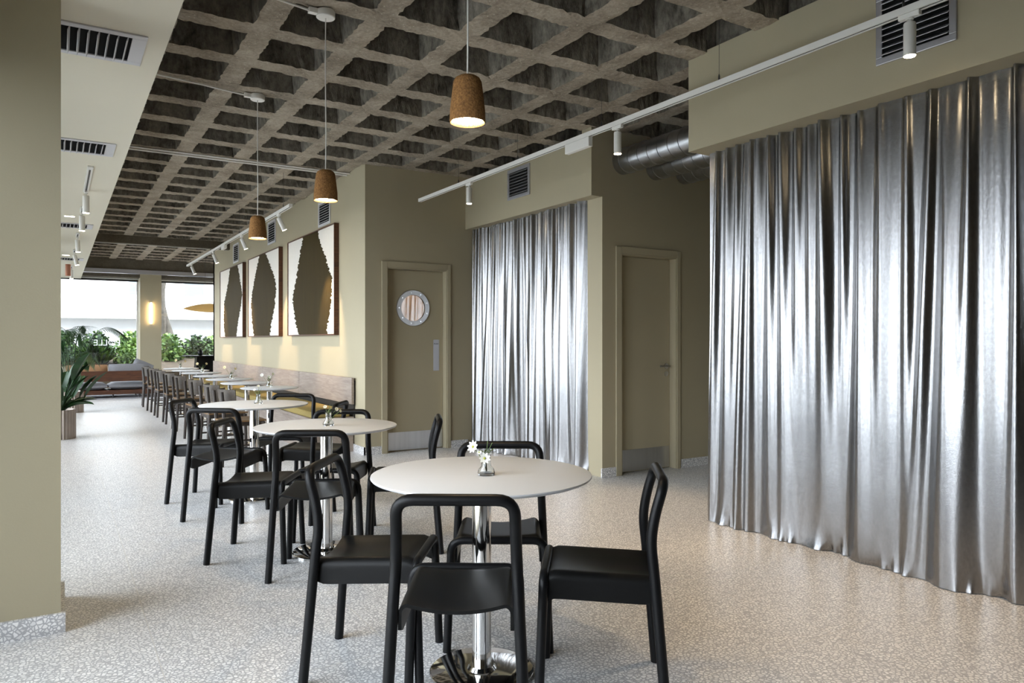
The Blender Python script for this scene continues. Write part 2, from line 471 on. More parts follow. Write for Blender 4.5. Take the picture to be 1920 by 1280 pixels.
# waffle slab
def waffle():
    px, py = 0.5551, 0.5750
    x0, y0 = 1.0913 - 0.5551 * 2, 4.7103 - 0.575 * 13
    nx, ny = 15, 39
    hw = 0.075; hy = 0.085
    n = 12
    m = MB(); R = random.Random(3)
    for i in range(nx):
        for j in range(ny):
            ax, bx = x0 + i*px, x0 + (i+1)*px
            ay, by = y0 + j*py, y0 + (j+1)*py
            if ay > 19.45 or bx < 0.44: continue
            def ring(dx, dy, z, jit, jz):
                c = [(ax+dx, ay+dy), (bx-dx, ay+dy), (bx-dx, by-dy), (ax+dx, by-dy)]
                out = []
                for k in range(4):
                    p, q = c[k], c[(k+1) % 4]
                    for s_ in range(n):
                        t = s_ / n
                        out.append((p[0]+(q[0]-p[0])*t + R.uniform(-jit, jit), p[1]+(q[1]-p[1])*t + R.uniform(-jit, jit), z + R.uniform(-jz, jz)))
                return out
            N = 4 * n
            rings = [ring(0, 0, RIBZ, 0, 0), ring(hw*0.55, hy*0.55, RIBZ + 0.001, 0.003, 0.004), ring(hw, hy, RIBZ + 0.004, 0.0065, 0.005),
                     ring(hw+0.012, hy+0.012, RIBZ+0.09, 0.004, 0.01), ring(hw+0.03, hy+0.03, RIBZ+0.26, 0.003, 0.0), ring(hw+0.06, hy+0.06, RIBZ+0.30, 0.002, 0.0)]
            vs = [p for r_ in rings for p in r_]
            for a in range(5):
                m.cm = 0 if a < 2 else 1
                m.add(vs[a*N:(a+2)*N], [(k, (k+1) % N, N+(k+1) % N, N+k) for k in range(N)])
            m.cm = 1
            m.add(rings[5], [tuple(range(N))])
    m.cm = 0
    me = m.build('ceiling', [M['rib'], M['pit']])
    return struct(me, 'rough concrete waffle slab ceiling')
waffle()
m = MB(); m.box((-0.9, -4.2, 3.50), (9.0, 20.6, 3.62))
struct(m.build('ceiling_slab', M['pit']), 'concrete slab above the waffle ribs')

# lowered soffit on the left
m = MB(); m.box((-0.85, -4.0, SOFZ), (0.465, 19.95, 3.48))
struct(m.build('ceiling_soffit', M['cream']), 'lowered cream soffit along the windows')

# pillar in the left foreground
m = MB(); m.box((-0.85, 3.674, 0), (0.012, 4.14, SOFZ))
struct(m.build('pillar', M['paint']), 'khaki painted pillar')
m = MB(); m.box((-0.87, 3.656, 0), (0.029, 4.158, 0.082))
struct(m.build('baseboard_pillar', M['terr']), 'terrazzo skirting round the pillar')

# left window wall and wall behind the camera (out of frame)
m = MB()
for y0_, y1_ in ((-4.2, 0.4), (12.2, 12.6), (20.0, 20.6)): m.box((WLEFT-0.35, y0_, 0), (WLEFT, y1_, SOFZ))
m.box((WLEFT-0.35, -4.2, 2.68), (WLEFT, 20.6, 3.5)); m.box((WLEFT-0.35, 0.4, 2.42), (WLEFT, 3.66, 2.68)); m.box((WLEFT-0.35, -4.2, 0), (WLEFT, 20.6, 0.06))  # unseen header over the front bay, added low to darken the pillar top
struct(m.build('wall_left', M['paint']), 'window wall on the left')
for k, (a, b) in enumerate(((0.4, 3.66), (4.16, 12.2), (12.6, 20.0))):
    fr = MB(); nb = max(2, round((b-a)/1.55))
    for i in range(nb + 1):
        y = a + (b - a) * i / nb
        fr.box((WLEFT-0.2, max(a, y-0.03), 0.06), (WLEFT-0.12, min(b, y+0.03), 2.68))
    w = struct(fr.build('window_%d' % (k+1), M['frameblk']), 'tall window in the left wall')
    g = MB(); g.box((WLEFT-0.165, a, 0.06), (WLEFT-0.155, b, 2.68)); g.build('pane', M['pane'], w)
m = MB(); m.box((-0.85, -4.2, 0), (8.6, -4.0, 3.5))
struct(m.build('wall_rear', M['paint']), 'wall behind the camera')

# art wall block and door wall
AX = 2.85; AY0 = 7.62; AY1 = 16.77
m = MB(); m.box((AX, AY0, 0), (AX+0.14, AY1, RIBZ+0.03))
m.box((AX, AY1-0.14, 0), (8.6, AY1, 3.48))
struct(m.build('wall_art', M['paint']), 'khaki wall with three pictures')
D1 = (3.105, 3.845, 2.065)     # door opening x0, x1, top
m = MB()
m.box((AX+0.14, AY0, 0), (D1[0], AY0+0.14, RIBZ+0.03)); m.box((D1[1], AY0, 0), (4.9, AY0+0.14, RIBZ+0.03))
m.box((D1[0], AY0, D1[2]), (D1[1], AY0+0.14, RIBZ+0.03))
struct(m.build('wall_kitchen', M['paint']), 'shaded khaki wall with the porthole door')
m = MB()
m.box((AX-0.014, AY0-0.014, 0), (AX, AY1, 0.085))
m.box((AX-0.014, AY0-0.014, 0), (3.04, AY0, 0.085)); m.box((3.885, AY0-0.014, 0), (4.12, AY0, 0.085))
struct(m.build('baseboard_kitchen', M['terr']), 'terrazzo skirting')
# kitchen behind the porthole
m = MB()
m.box((2.99, 9.6, 0), (4.9, 9.7, 2.9)); m.box((4.8, 7.76, 0), (4.9, 9.6, 2.9)); m.box((2.99, 7.76, 2.8), (4.8, 9.6, 2.9))
struct(m.build('wall_kitchen_inside', M['room']), 'kitchen room behind the door')

# far wall: beam, column, windows
FY = 20.05
m = MB(); m.box((-0.85, 19.42, 2.935), (8.6, 20.4, 3.48)); m.cm = 0
struct(m.build('beam_far', M['beam']), 'dark concrete beam above the far windows')
m = MB(); m.box((-0.85, 19.38, 2.845), (8.6, 19.5, 2.935)); struct(m.build('trim_1', M['alum']), 'pale metal box section under the far beam')
m = MB(); m.box((-0.85, 19.52, 2.765), (8.6, 20.3, 2.845)); struct(m.build('beam_lintel', M['beam']), 'lintel over the far windows')
m = MB(); m.box((1.672, 19.5, 0), (2.135, 20.2, 3.19)); struct(m.build('column', M['paint']), 'khaki column between the far windows')
def far_window(idx, a, b):
    fr = MB()
    fr.box((a, FY-0.03, 2.70), (b, FY+0.03, 2.755)); fr.box((a, FY-0.03, 0), (b, FY+0.03, 0.06))
    w = struct(fr.build('window_%d' % idx, M['frameblk']), 'far window onto the garden')
    jb = MB(); jb.box((a, FY-0.03, 0.06), (a+0.03, FY+0.03, 2.70)); jb.box((b-0.03, FY-0.03, 0.06), (b, FY+0.03, 2.70)); jb.build('window_jamb', M['wmetal'], w)
    s = MB(); s.box((a, FY-0.10, 2.742), (b, FY-0.03, 2.765)); s.build('blind_rail', M['wmetal'], w)
    g = MB(); g.box((a+0.03, FY-0.006, 0.06), (b-0.03, FY+0.006, 2.70)); g.build('pane', M['pane'], w)
    return w
w4 = far_window(4, -0.5, 1.672)
w5 = far_window(5, 2.135, 6.4)
def text(name, body, size, loc, rot, m, parent, ext=0.001, space=1.0):
    cu = bpy.data.curves.new(name, 'FONT'); cu.body = body; cu.size = size; cu.extrude = ext
    cu.space_character = space
    cu.materials.append(m)
    o = bpy.data.objects.new(name, cu); C.objects.link(o)
    o.location = loc; o.rotation_euler = rot; o.parent = parent
    return o
text('lettering', 'POLLE', 0.205, (1.30, FY+0.012, 1.145), (radians(90), 0, radians(180)), M['sign'], w4, space=1.0)

# steel channel beam across the slab
m = MB(); m.box((0.465, 15.0, 3.03), (AX, 15.16, 3.178))
struct(m.build('beam_cross', M['beam']), 'grey beam crossing under the slab')
m = MB(); m.box((0.465, 15.165, 3.03), (AX, 15.19, 3.05)); struct(m.build('trim_2', M['wmetal']), 'pale strip along the cross beam')

# corridor wall with the second door, return and bulkhead over the small curtain
W2 = 5.22
D2 = (4.435, 5.135, 2.055)
m = MB()
m.box((4.215, W2, 0), (D2[0], W2+0.14, RIBZ+0.03)); m.box((D2[1], W2, 0), (8.6, W2+0.14, RIBZ+0.03)); m.box((D2[0], W2, D2[2]), (D2[1], W2+0.14, RIBZ+0.03))
m.box((4.215, W2+0.14, 0), (4.34, W2+0.30, 3.1)); m.box((4.09, W2, 2.56), (4.215, W2+0.14, RIBZ+0.03))
struct(m.build('wall_corridor', M['paint']), 'dark khaki wall with the second door')
m = MB(); m.box((4.09, W2+0.14, 2.56), (4.34, AY0, 3.12))
struct(m.build('bulkhead', M['paint']), 'khaki bulkhead above the small curtain')
m = MB(); m.box((4.72, W2+0.14, 0), (4.80, AY0, 3.2)); struct(m.build('wall_behind_curtain', M['paint']), 'wall behind the small curtain')
m = MB(); m.box((4.20, W2-0.014, 0), (4.37, W2, 0.085)); m.box((5.20, W2-0.014, 0), (8.2, W2, 0.085))
struct(m.build('baseboard_corridor', M['terr']), 'terrazzo skirting of the corridor')
m = MB(); m.box((8.2, -4.2, 0), (8.3, AY1, 3.5)); struct(m.build('wall_right', M['paint']), 'end wall of the corridor')
# big bulkhead and the closed block behind the large curtain
m = MB(); m.box((3.70, -4.0, 2.548), (4.0, 3.641, RIBZ+0.02))
struct(m.build('bulkhead', M['paint']), 'large khaki bulkhead above the large curtain')
m = MB(); m.box((4.0, -4.0, 0), (4.12, 3.58, 2.56)); m.box((4.12, 3.46, 0), (8.2, 3.58, 2.56)); struct(m.build('wall_curtain', M['paint']), 'wall behind the large curtain')

def door(idx, x0, x1, top, yf, lf, handle, porthole, label):
    d = bpy.data.objects.new('door_%d' % idx, None); C.objects.link(d); struct(d, label)
    fw = 0.066
    f = MB()
    f.box((x0-fw, yf-0.018, 0), (x0, yf, top+fw)); f.box((x1, yf-0.018, 0), (x1+fw-0.02, yf, top+fw)); f.box((x0, yf-0.018, top), (x1, yf, top+fw))
    f.box((x0, yf-0.010, 0), (x0+0.012, yf+0.14, top)); f.box((x1-0.012, yf-0.010, 0), (x1, yf+0.14, top)); f.box((x0+0.012, yf-0.01, top-0.012), (x1-0.012, yf+0.14, top))
    f.build('door_frame', M['paint'], d, bevel=0.003)
    a, b = x0+0.015, x1-0.015
    lfm = MB()
    if porthole:
        cx_, cz_, R_ = porthole; n = 40
        rect = []
        for k in range(n):
            t = 2*pi*k/n; c_, s_ = cos(t), sin(t)
            q = []
            if c_ > 1e-6: q.append((b-cx_)/c_)
            if c_ < -1e-6: q.append((a-cx_)/c_)
            if s_ > 1e-6: q.append((top-0.015-cz_)/s_)
            if s_ < -1e-6: q.append((0.006-cz_)/s_)
            r_ = min(q); rect.append((cx_+c_*r_, cz_+s_*r_))
        cir = [(cx_+R_*cos(2*pi*k/n), cz_+R_*sin(2*pi*k/n)) for k in range(n)]
        for (cx2, cz2) in ((a, 0.006), (b, 0.006), (a, top-0.015), (b, top-0.015)):   # exact corners
            k = min(range(n), key=lambda i: (rect[i][0]-cx2)**2+(rect[i][1]-cz2)**2); rect[k] = (cx2, cz2)
        vs = [(p[0], yy, p[1]) for yy in (lf, lf+0.042) for ring in (rect, cir) for p in ring]
        fs = []
        for k in range(n):
            j = (k+1) % n
            fs += [(k, j, n+j, n+k), (2*n+k, 3*n+k, 3*n+j, 2*n+j), (k, 2*n+k, 2*n+j, j), (n+k, n+j, 3*n+j, 3*n+k)]
        lfm.add(vs, fs)
    else:
        lfm.box((a, lf, 0.006), (b, lf+0.042, top-0.015))
    leaf = lfm.build('door_leaf', M['paint'], d)
    k = MB(); k.box((a+0.005, lf-0.003, 0.012), (b-0.005, lf, 0.215)); k.build('kick_plate', M['steel'], d)
    if porthole:
        ro = R_ + 0.002
        pr = MB(); n = 48
        prof = [(R_-0.012, -0.004), (R_-0.010, -0.012), (R_+0.042, -0.012), (R_+0.047, -0.001), (R_-0.012, -0.001)]
        vs = []; fs = []
        for r_, yy in prof:
            for q in range(n): vs.append((cx_+r_*cos(2*pi*q/n), lf+yy, cz_+r_*sin(2*pi*q/n)))
        for i in range(len(prof)-1):
            for q in range(n): fs.append((i*n+q, i*n+(q+1) % n, (i+1)*n+(q+1) % n, (i+1)*n+q))
        pr.add(vs, fs)
        ring = pr.build('porthole_ring', M['steel'], d, smooth=True)
        for q in range(9):
            t = 2*pi*q/9 + 0.35
            bo = MB(); bo.tube([(cx_+(R_+0.016)*cos(t), lf-0.0115, cz_+(R_+0.016)*sin(t)), (cx_+(R_+0.016)*cos(t), lf-0.0165, cz_+(R_+0.016)*sin(t))], 0.008, 8)
            bo.build('bolt', M['chrome'], ring)
        gl = MB(); gl.tube([(cx_, lf+0.004, cz_), (cx_, lf+0.010, cz_)], R_-0.003, 40); gl.build('porthole_glass', M['port'], d)
        pp = MB(); pp.box((3.708, lf-0.003, 0.90), (3.783, lf, 1.262)); pl = pp.build('push_plate', M['alum'], d, bevel=0.002)
        text('push_lettering', 'PUSH', 0.024, (3.715, lf-0.0045, 1.205), (radians(90), 0, 0), M['ink'], pl, 0.0005)
    if handle:
        hx, hz = handle
        h = MB(); h.tube([(hx, lf-0.001, hz), (hx, lf-0.010, hz)], 0.026, 20); h.tube(fillet([(hx, lf-0.01, hz), (hx, lf-0.055, hz), (hx-0.125, lf-0.055, hz)], 0.015), 0.0095, 10)
        h.build('lever_handle', M['steel'], d, smooth=True)
        h = MB(); h.tube([(hx, lf-0.001, hz-0.075), (hx, lf-0.008, hz-0.075)], 0.025, 20); h.tube([(hx, lf-0.008, hz-0.075), (hx, lf-0.010, hz-0.075)], 0.008, 10)
        h.build('lock_escutcheon', M['steel'], d, smooth=True)
    return d
door(1, D1[0], D1[1], D1[2], AY0, AY0+0.075, None, (3.452, 1.622, 0.160), 'khaki door with round porthole, push plate and steel kick plate')
door(2, D2[0], D2[1], D2[2], W2, W2+0.075, (5.075, 1.0), None, 'dark khaki corridor door with lever handle')

# ================================================================== OUTSIDE
m = MB(); m.box((-60, -60, -0.3), (60, 60, -0.16)); struct(m.build('ground_outside', M['asphalt']), 'street outside')  # unseen ground, toned dark to cut bounce onto the bulkhead
m = MB(); m.box((-3.6, -12, -0.159), (-0.9, 26.6, -0.05)); m.box((-0.9, 20.6, -0.159), (12, 26.6, -0.05)); struct(m.build('ground_bounce_strip', M['pave']), 'unseen pale pavement added to bounce daylight onto the soffit')  # pale strip added out of view to bounce daylight up to the soffit
m = MB()
m.box((-8, 27.6, -0.2), (16, 28.2, 1.99)); lower = m.build('street_facade', M['facade2']); tag(lower, 'white building across the street seen through the far windows', 'building')
m = MB(); m.box((-8, 27.0, 2.60), (16, 28.2, 8)); m.build('upper_wall', M['facade'], lower)
m = MB(); m.box((-8, 26.7, 1.99), (16, 28.2, 2.60)); m.build('balcony_parapet', M['facade'], lower)
for a, b in ((1.95, 2.75), (3.62, 4.32)):
    m = MB(); m.box((a, 26.95, 2.72), (b, 27.0, 4.2)); f = m.build('facade_window', M['facade2'], lower)
    m = MB(); m.box((a+0.05, 26.93, 2.78), (b-0.05, 26.95, 3.12)); m.box((a+0.05, 26.93, 3.17), (b-0.05, 26.95, 4.15)); m.build('pane', M['facwin'], f)
# planted bank
m = MB(); m.prism([(21.0, -0.2), (21.0, 0.45), (22.5, 0.75), (25.5, 0.95), (25.5, -0.2)], 'x', -6, 10)
o = m.build('planting_bank', M['earth']); struct(o, 'raised planted bed outside')
def bush(name, label, cx_, cy_, cz_, rx, ry, rz_, n, mt, size, seed, spiky=False):
    R = random.Random(seed); m = MB()
    for q in range(n):
        while True:
            p = Vector((R.uniform(-1, 1), R.uniform(-1, 1), R.uniform(-0.9, 1)))
            if 0.35 < p.length < 1: break
        p = Vector((p.x*rx, p.y*ry, p.z*rz_))
        d = Vector((R.gauss(0, 1), R.gauss(0, 1), R.gauss(0.35, 0.8))).normalized()
        if spiky: d = (Vector((p.x, p.y, 0)) * 0.8 + Vector((0, 0, rz_ * 1.2))).normalized()
        s_ = size * R.uniform(0.6, 1.3); l = s_ * (3.2 if spiky else 1.5)
        u = d.cross(Vector((R.gauss(0, 1), R.gauss(0, 1), R.gauss(0, 1)))).normalized() * s_ * 0.5
        w = d * l; bend = Vector((0, 0, -0.12 * l))
        m.cm = 0 if R.random() < 0.6 else 1
        m.add([p, p + w*0.45 + u, p + w + bend, p + w*0.45 - u], [(0, 1, 2, 3)])
    o = m.build(name, mt, loc=(cx_, cy_, cz_))
    return tag(o, label, 'shrub', 'garden shrubs outside the far windows')
B1, B2, B3 = M['bush'], M['bush2'], M['bush3']
bush('shrub', 'leafy shrub behind the palm, outside the far window', 0.05, 23.2, 1.02, 0.38, 0.4, 0.48, 1000, [B1, B3], 0.085, 1)
bush('shrub', 'mixed green shrub outside above the seam of the sofa cushions', 0.92, 23.4, 1.02, 0.38, 0.4, 0.46, 1000, [B3, B1], 0.085, 2)
bush('shrub', 'bright lime shrub outside just left of the column', 1.80, 23.3, 1.02, 0.40, 0.4, 0.50, 1100, [B2, B1], 0.085, 3)
bush('shrub', 'low silver-green shrub outside above the sofa back', 0.86, 22.1, 0.84, 0.36, 0.3, 0.26, 700, [B1, B3], 0.07, 4, True)
bush('shrub', 'low pale shrub outside at the bottom of the window, left of the column', 1.62, 22.0, 0.82, 0.40, 0.3, 0.26, 800, [B2, B1], 0.07, 5)
bush('shrub', 'low dark shrub outside behind the sofa and palm', 0.10, 22.0, 0.82, 0.40, 0.3, 0.28, 800, [B3, B1], 0.07, 6)
bush('shrub', 'bright green shrub outside just right of the column', 2.68, 22.5, 0.92, 0.34, 0.4, 0.52, 1000, [B1, B2], 0.08, 7)
bush('shrub', 'dark broad shrub outside behind the black high table', 3.45, 22.9, 0.95, 0.42, 0.4, 0.46, 1100, [B3, B1], 0.085, 8)
bush('shrub', 'pale shrub outside at the far right edge of the right window', 4.2, 24.0, 1.05, 0.45, 0.4, 0.35, 700, [B2, B1], 0.085, 9)
bush('shrub', 'leafy shrub outside at the left edge of the far window', -0.8, 23.2, 1.1, 0.45, 0.4, 0.36, 700, [B1, B3], 0.085, 10)
m = MB()
m.tube([(2.95, 24.2, 0.6), (2.86, 24.2, 1.3), (2.70, 24.2, 1.9), (2.62, 24.2, 2.3), (2.60, 24.2, 2.8), (2.72, 24.2, 3.6), (2.9, 24.2, 5.0)], [0.2, 0.17, 0.15, 0.14, 0.15, 0.15, 0.14], 12)
tr = m.build('tree_trunk', M['bark'], smooth=True); tag(tr, 'curved bare tree trunk outside right of the column', 'tree')

# ================================================================== FURNITURE
# --- black bent-tube chair
def black_chair(label):
    t = thing('black_chair', label, 'chair', group='black chairs round the large tables')
    R = 0.018
    left = [(-0.212, -0.222, 0), (-0.19, -0.184, 0.46), (-0.184, -0.172, 0.57), (-0.181, -0.186, 0.66), (-0.178, -0.218, 0.768)]
    pts = left + [(-p[0], p[1], p[2]) for p in left[::-1]]
    path = fillet(pts, [0.10, 0.06, 0.06, 0.055, 0.055, 0.06, 0.06, 0.10], 6)
    m = MB(); m.tube(path, R, 12); m.build('back_frame', M['black'], t, smooth=True)
    fp = [(-0.205, 0.203, 0), (-0.188, 0.186, 0.442), (0.188, 0.186, 0.442), (0.205, 0.203, 0)]
    m = MB(); m.tube(fillet(fp, 0.05, 7), 0.0165, 12); m.build('front_frame', M['black'], t, smooth=True)
    # seat: one bent sheet with side flaps
    hw = 0.176; rad = 0.03; drop = 0.062
    prof = []
    arc = rad * pi / 2
    for k in range(5): prof.append((-hw, -rad - drop * (1 - k/4)))
    for k in range(1, 6): a = pi/2 * k/6; prof.append((-hw + rad*(1-cos(a)), -rad + rad*sin(a)))
    for k in range(15): prof.append((-hw + rad + (2*hw - 2*rad) * k/14, 0.0))
    full = prof + [(-x, z) for x, z in prof[:10][::-1]]
    n = len(full) - 1
    def fn(u, v):
        i = min(n, int(round(u * n))); x, z = full[i]
        y = -0.186 + 0.364 * v
        sag = 0.022 * max(0.0, 1 - (x/0.15)**2) * (0.35 + 0.65*(1-v)) if abs(x) < 0.15 else 0
        zz = 0.458 + z - sag - 0.012*(1-v)
        if v > 0.9: zz -= 0.012 * ((v-0.9)/0.1)**2
        if z < -rad - 0.001:     # flap corner taper at the back
            zz += 0.012 * max(0, (0.08 - v)/0.08)
        return (x, y, zz)
    m = MB(); m.sheet(fn, n, 14, 0.011); m.build('seat', M['seatblk'], t, smooth=True)
    return t
chairs = [
 ('A', 1.124, 2.123, 32.8, 'black tube chair at the nearest table, its empty back turned to the viewer'),
 ('B', 1.055, 2.677, 126.0, 'black tube chair on the left side of the nearest table, facing right'),
 ('C', 1.663, 2.082, -52.0, 'black tube chair on the right side of the nearest table, facing left'),
 ('D', 1.602, 2.678, 212.2, 'black tube chair on the far side of the nearest table, before the small silver curtain'),
 ('2A', 1.209, 3.943, 28.0, 'black tube chair at the second table, its back turned to the viewer'),
 ('2B', 1.001, 4.416, 120.3, 'black tube chair on the left side of the second table, facing right'),
 ('2C', 1.787, 4.130, -66.0, 'black tube chair right of the second table, its back before the porthole door'),
 ('2D', 1.512, 4.598, 212.1, 'black tube chair on the far side of the second table, facing the viewer'),
 ('3A', 1.034, 5.507, 38.0, 'black tube chair at the third table, its back turned to the viewer'),
 ('3B', 1.011, 6.174, 126.0, 'leftmost black tube chair, on the left side of the third table'),
 ('3C', 1.648, 5.515, -56.1, 'black tube chair on the right side of the third table, turned to the banquette end'),
 ('3D', 1.645, 6.274, 212.0, 'black tube chair on the far side of the third table, before the banquette'),
]
base_chair = None
for n_, x, y, a, lab in chairs:
    if base_chair is None:
        base_chair = black_chair(lab); base_chair.location = (x, y, 0); base_chair.rotation_euler = (0, 0, -radians(a))
    else:
        dup(base_chair, (x, y, 0), -radians(a), lab)

# --- tables
def table(label, loc, R, group, pole_r, base_r):
    t = thing('round_table', label, 'table', loc, 0, group)
    m = MB(); m.lathe([(R-0.022, 0.728), (R-0.004, 0.735), (R, 0.740), (R-0.001, 0.744), (R-0.004, 0.745)], 96); m.build('tabletop', M['white'], t, smooth=True)
    m = MB(); m.lathe([(pole_r, 0.012), (pole_r, 0.70)], 32); m.lathe([(pole_r+0.07, 0.715), (pole_r+0.07, 0.728)], 32); m.build('pole', M['chrome'], t, smooth=True)
    m = MB(); m.lathe([(base_r, 0.0), (base_r, 0.010), (base_r-0.006, 0.014), (pole_r+0.02, 0.017), (pole_r+0.01, 0.03), (0.005, 0.03)], 64); m.build('base_plate', M['chrome'], t, smooth=True)
    return t
LT = [(1.353, 2.391), (1.347, 4.243), (1.325, 6.0)]
g = 'large round white tables'
t1 = table('nearest round white table with a chrome pole, four black chairs round it', (*LT[0], 0), 0.412, g, 0.036, 0.195)
dup(t1, (*LT[1], 0), 0, 'second large round white table from the front')
dup(t1, (*LT[2], 0), 0, 'third large round white table, the last with black chairs')
g = 'small round white tables along the banquette'
TX = 1.945
ys = [8.09, 9.2, 10.22, 11.3, 12.48, 13.6, 14.72]
labs = ['small round white table nearest the banquette end', 'second small round table along the banquette, bare top', 'third small round table along the banquette, with a vase of pale flowers',
        'fourth small round table along the banquette, bare top', 'fifth small round table along the banquette, with a vase of peach flowers', 'sixth small round table along the banquette, bare top',
        'farthest small round table along the banquette, with a vase']
t2 = table(labs[0], (TX, ys[0], 0), 0.30, g, 0.03, 0.15)
for y, l in zip(ys[1:], labs[1:]): dup(t2, (TX, y, 0), 0, l)

# --- brown wooden chairs
def brown_chair(label):
    t = thing('wooden_chair', label, 'chair', group='brown wooden chairs facing the banquette')
    for sx_ in (-1, 1):
        m = MB(); m.tube([(sx_*0.185, -0.215, 0), (sx_*0.18, -0.19, 0.45), (sx_*0.175, -0.215, 0.74)], [0.017, 0.020, 0.016], 8); m.build('leg', M['brownwood'], t, smooth=True)
        m = MB(); m.tube([(sx_*0.205, 0.19, 0), (sx_*0.2, 0.18, 0.43)], [0.017, 0.020], 8); m.build('leg', M['brownwood'], t, smooth=True)
        m = MB(); m.tube([(sx_*0.186, -0.20, 0.20), (sx_*0.203, 0.185, 0.20)], 0.010, 8); m.build('stretcher', M['brownwood'], t, smooth=True)
    m = MB(); m.box((-0.185, -0.2, 0.395), (0.185, -0.18, 0.435)); m.box((-0.2, 0.17, 0.395), (0.2, 0.19, 0.435)); m.box((-0.197, -0.18, 0.395), (-0.178, 0.17, 0.435)); m.box((0.178, -0.18, 0.395), (0.197, 0.17, 0.435))
    m.build('seat_frame', M['brownwood'], t)
    m = MB(); m.sheet(lambda u, v: (-0.205 + 0.41*u, -0.205 + 0.415*v, 0.452 - 0.008*sin(pi*u)*sin(pi*v)), 8, 8, 0.016); m.build('seat', M['tan'], t, smooth=True)
    def bk(u, v):
        a = (u - 0.5) * 2
        taper = 1 - 0.22*(1-v)**1.5
        return (a*0.235*taper, -0.195 + 0.11*a*a - 0.02*v, 0.575 + 0.185*v)
    m = MB(); m.sheet(bk, 16, 6, 0.012); m.build('backrest', M['brownply'], t, smooth=True)
    return t
by = [7.85, 8.75, 9.95, 11.18, 12.2, 13.35, 14.4, 15.6]
bl = ['nearest brown wooden chair along the banquette tables', 'second brown wooden chair counted from the black chairs', 'third brown wooden chair counted from the black chairs',
      'fourth brown wooden chair counted from the black chairs', 'fourth brown wooden chair counted from the sofa', 'third brown wooden chair counted from the sofa', 'second brown wooden chair counted from the sofa',
      'farthest brown wooden chair, next to the sofa']
bc = None
for y, l in zip(by, bl):
    if bc is None: bc = brown_chair(l); bc.location = (1.585, y - 0.03, 0); bc.rotation_euler = (0, 0, -radians(88))
    else: dup(bc, (1.60 + rnd.uniform(-0.01, 0.01), y, 0), -radians(90 + rnd.uniform(-5, 5)), l)

# --- banquette
t = thing('banquette', 'long banquette with grey oak back panels and olive seat under the pictures', 'bench', (AX, 7.9, 0))
L_ = 8.6
m = MB(); m.box((-0.46, 0.05, 0), (-0.015, L_, 0.36)); m.build('plinth', M['oak'], t)
m = MB(); m.box((-0.50, 0.02, 0.36), (-0.015, L_, 0.395)); m.build('seat_board', M['oak'], t, bevel=0.003)
m = MB(); m.box((-0.50, 0.03, 0.395), (-0.06, L_, 0.47)); m.build('seat_cushion', M['olivecush'], t, bevel=0.02)
pj = [0.0, 2.1, 4.18, 6.15, L_]
for a, b in zip(pj[:-1], pj[1:]):
    m = MB(); m.box((-0.052, a+0.005, 0.535), (-0.022, b-0.005, 0.832)); m.build('back_panel', M['oak'], t, bevel=0.002)
m = MB(); m.box((-0.022, 0.03, 0.36), (0.0, L_, 0.80)); m.build('mounting_rail', M['frameblk'], t)

# --- pictures
def picture(label, y0_, y1_, left, right, seed):
    R = random.Random(seed); z0, z1 = 1.318, 2.652
    t = thing('framed_picture', label, 'picture', (AX, y0_, z0), 0, 'three framed abstract pictures')
    W, H = y1_ - y0_, z1 - z0
    f = MB(); th_ = 0.014
    f.box((-0.06, 0, 0), (0, th_, H)); f.box((-0.06, W-th_, 0), (0, W, H)); f.box((-0.06, th_, 0), (0, W-th_, th_)); f.box((-0.06, th_, H-th_), (0, W-th_, H))
    f.build('picture_frame', M['walnut'], t)
    c = MB(); c.box((-0.048, th_, th_), (-0.006, W-th_, H-th_)); c.build('canvas', M['canvas'], t)
    def edge(pts, n=110):
        out = []
        for k in range(n+1):
            tt = k/n * (len(pts)-1); i = min(len(pts)-2, int(tt)); s_ = tt - i; s_ = s_*s_*(3-2*s_)*0.4 + s_*0.6
            u = pts[i][0]*(1-s_) + pts[i+1][0]*s_; w = pts[i][1]*(1-s_) + pts[i+1][1]*s_
            jag = (0.030*W)*(R.random()-0.5) + 0.022*W*((k*0.17) % 1 - 0.5)
            out.append((u*W + jag, th_ + w*(H-2*th_)))
        return out
    lf, rt = edge(left), edge(right)
    m = MB(); n = len(lf)
    vs = [(-0.0515, p[0], p[1]) for p in lf] + [(-0.0515, p[0], p[1]) for p in rt] + [(-0.048, p[0], p[1]) for p in lf] + [(-0.048, p[0], p[1]) for p in rt]
    fs = []
    for k in range(n-1):
        fs += [(k, k+1, n+k+1, n+k), (k, 2*n+k, 2*n+k+1, k+1), (n+k, n+k+1, 3*n+k+1, 3*n+k)]
    fs += [(0, n, 3*n, 2*n), (n-1, 3*n-1, 4*n-1, 2*n-1)]
    m.add(vs, fs); m.build('torn_olive_shape', M['olive'], t)
# outline in picture units: u across (0 = right edge in the photo), w up
P3L = [(0.735, 0), (0.80, 0.1), (0.845, 0.22), (0.875, 0.35), (0.865, 0.45), (0.80, 0.58), (0.74, 0.74), (0.68, 0.9), (0.64, 1)]
P3R = [(0.155, 0), (0.13, 0.12), (0.08, 0.27), (0.06, 0.40), (0.055, 0.52), (0.12, 0.62), (0.17, 0.72), (0.26, 0.85), (0.33, 1)]
P2L = [(0.80, 0), (0.87, 0.2), (0.90, 0.40), (0.86, 0.56), (0.78, 0.72), (0.70, 0.86), (0.62, 1)]
P2R = [(0.29, 0), (0.24, 0.14), (0.15, 0.32), (0.10, 0.50), (0.13, 0.66), (0.26, 0.82), (0.42, 1)]
P1L = [(0.77, 0), (0.82, 0.15), (0.82, 0.35), (0.80, 0.52), (0.68, 0.70), (0.60, 0.84), (0.54, 1)]
P1R = [(0.28, 0), (0.20, 0.22), (0.09, 0.42), (0.04, 0.58), (0.11, 0.75), (0.16, 0.88), (0.23, 1)]
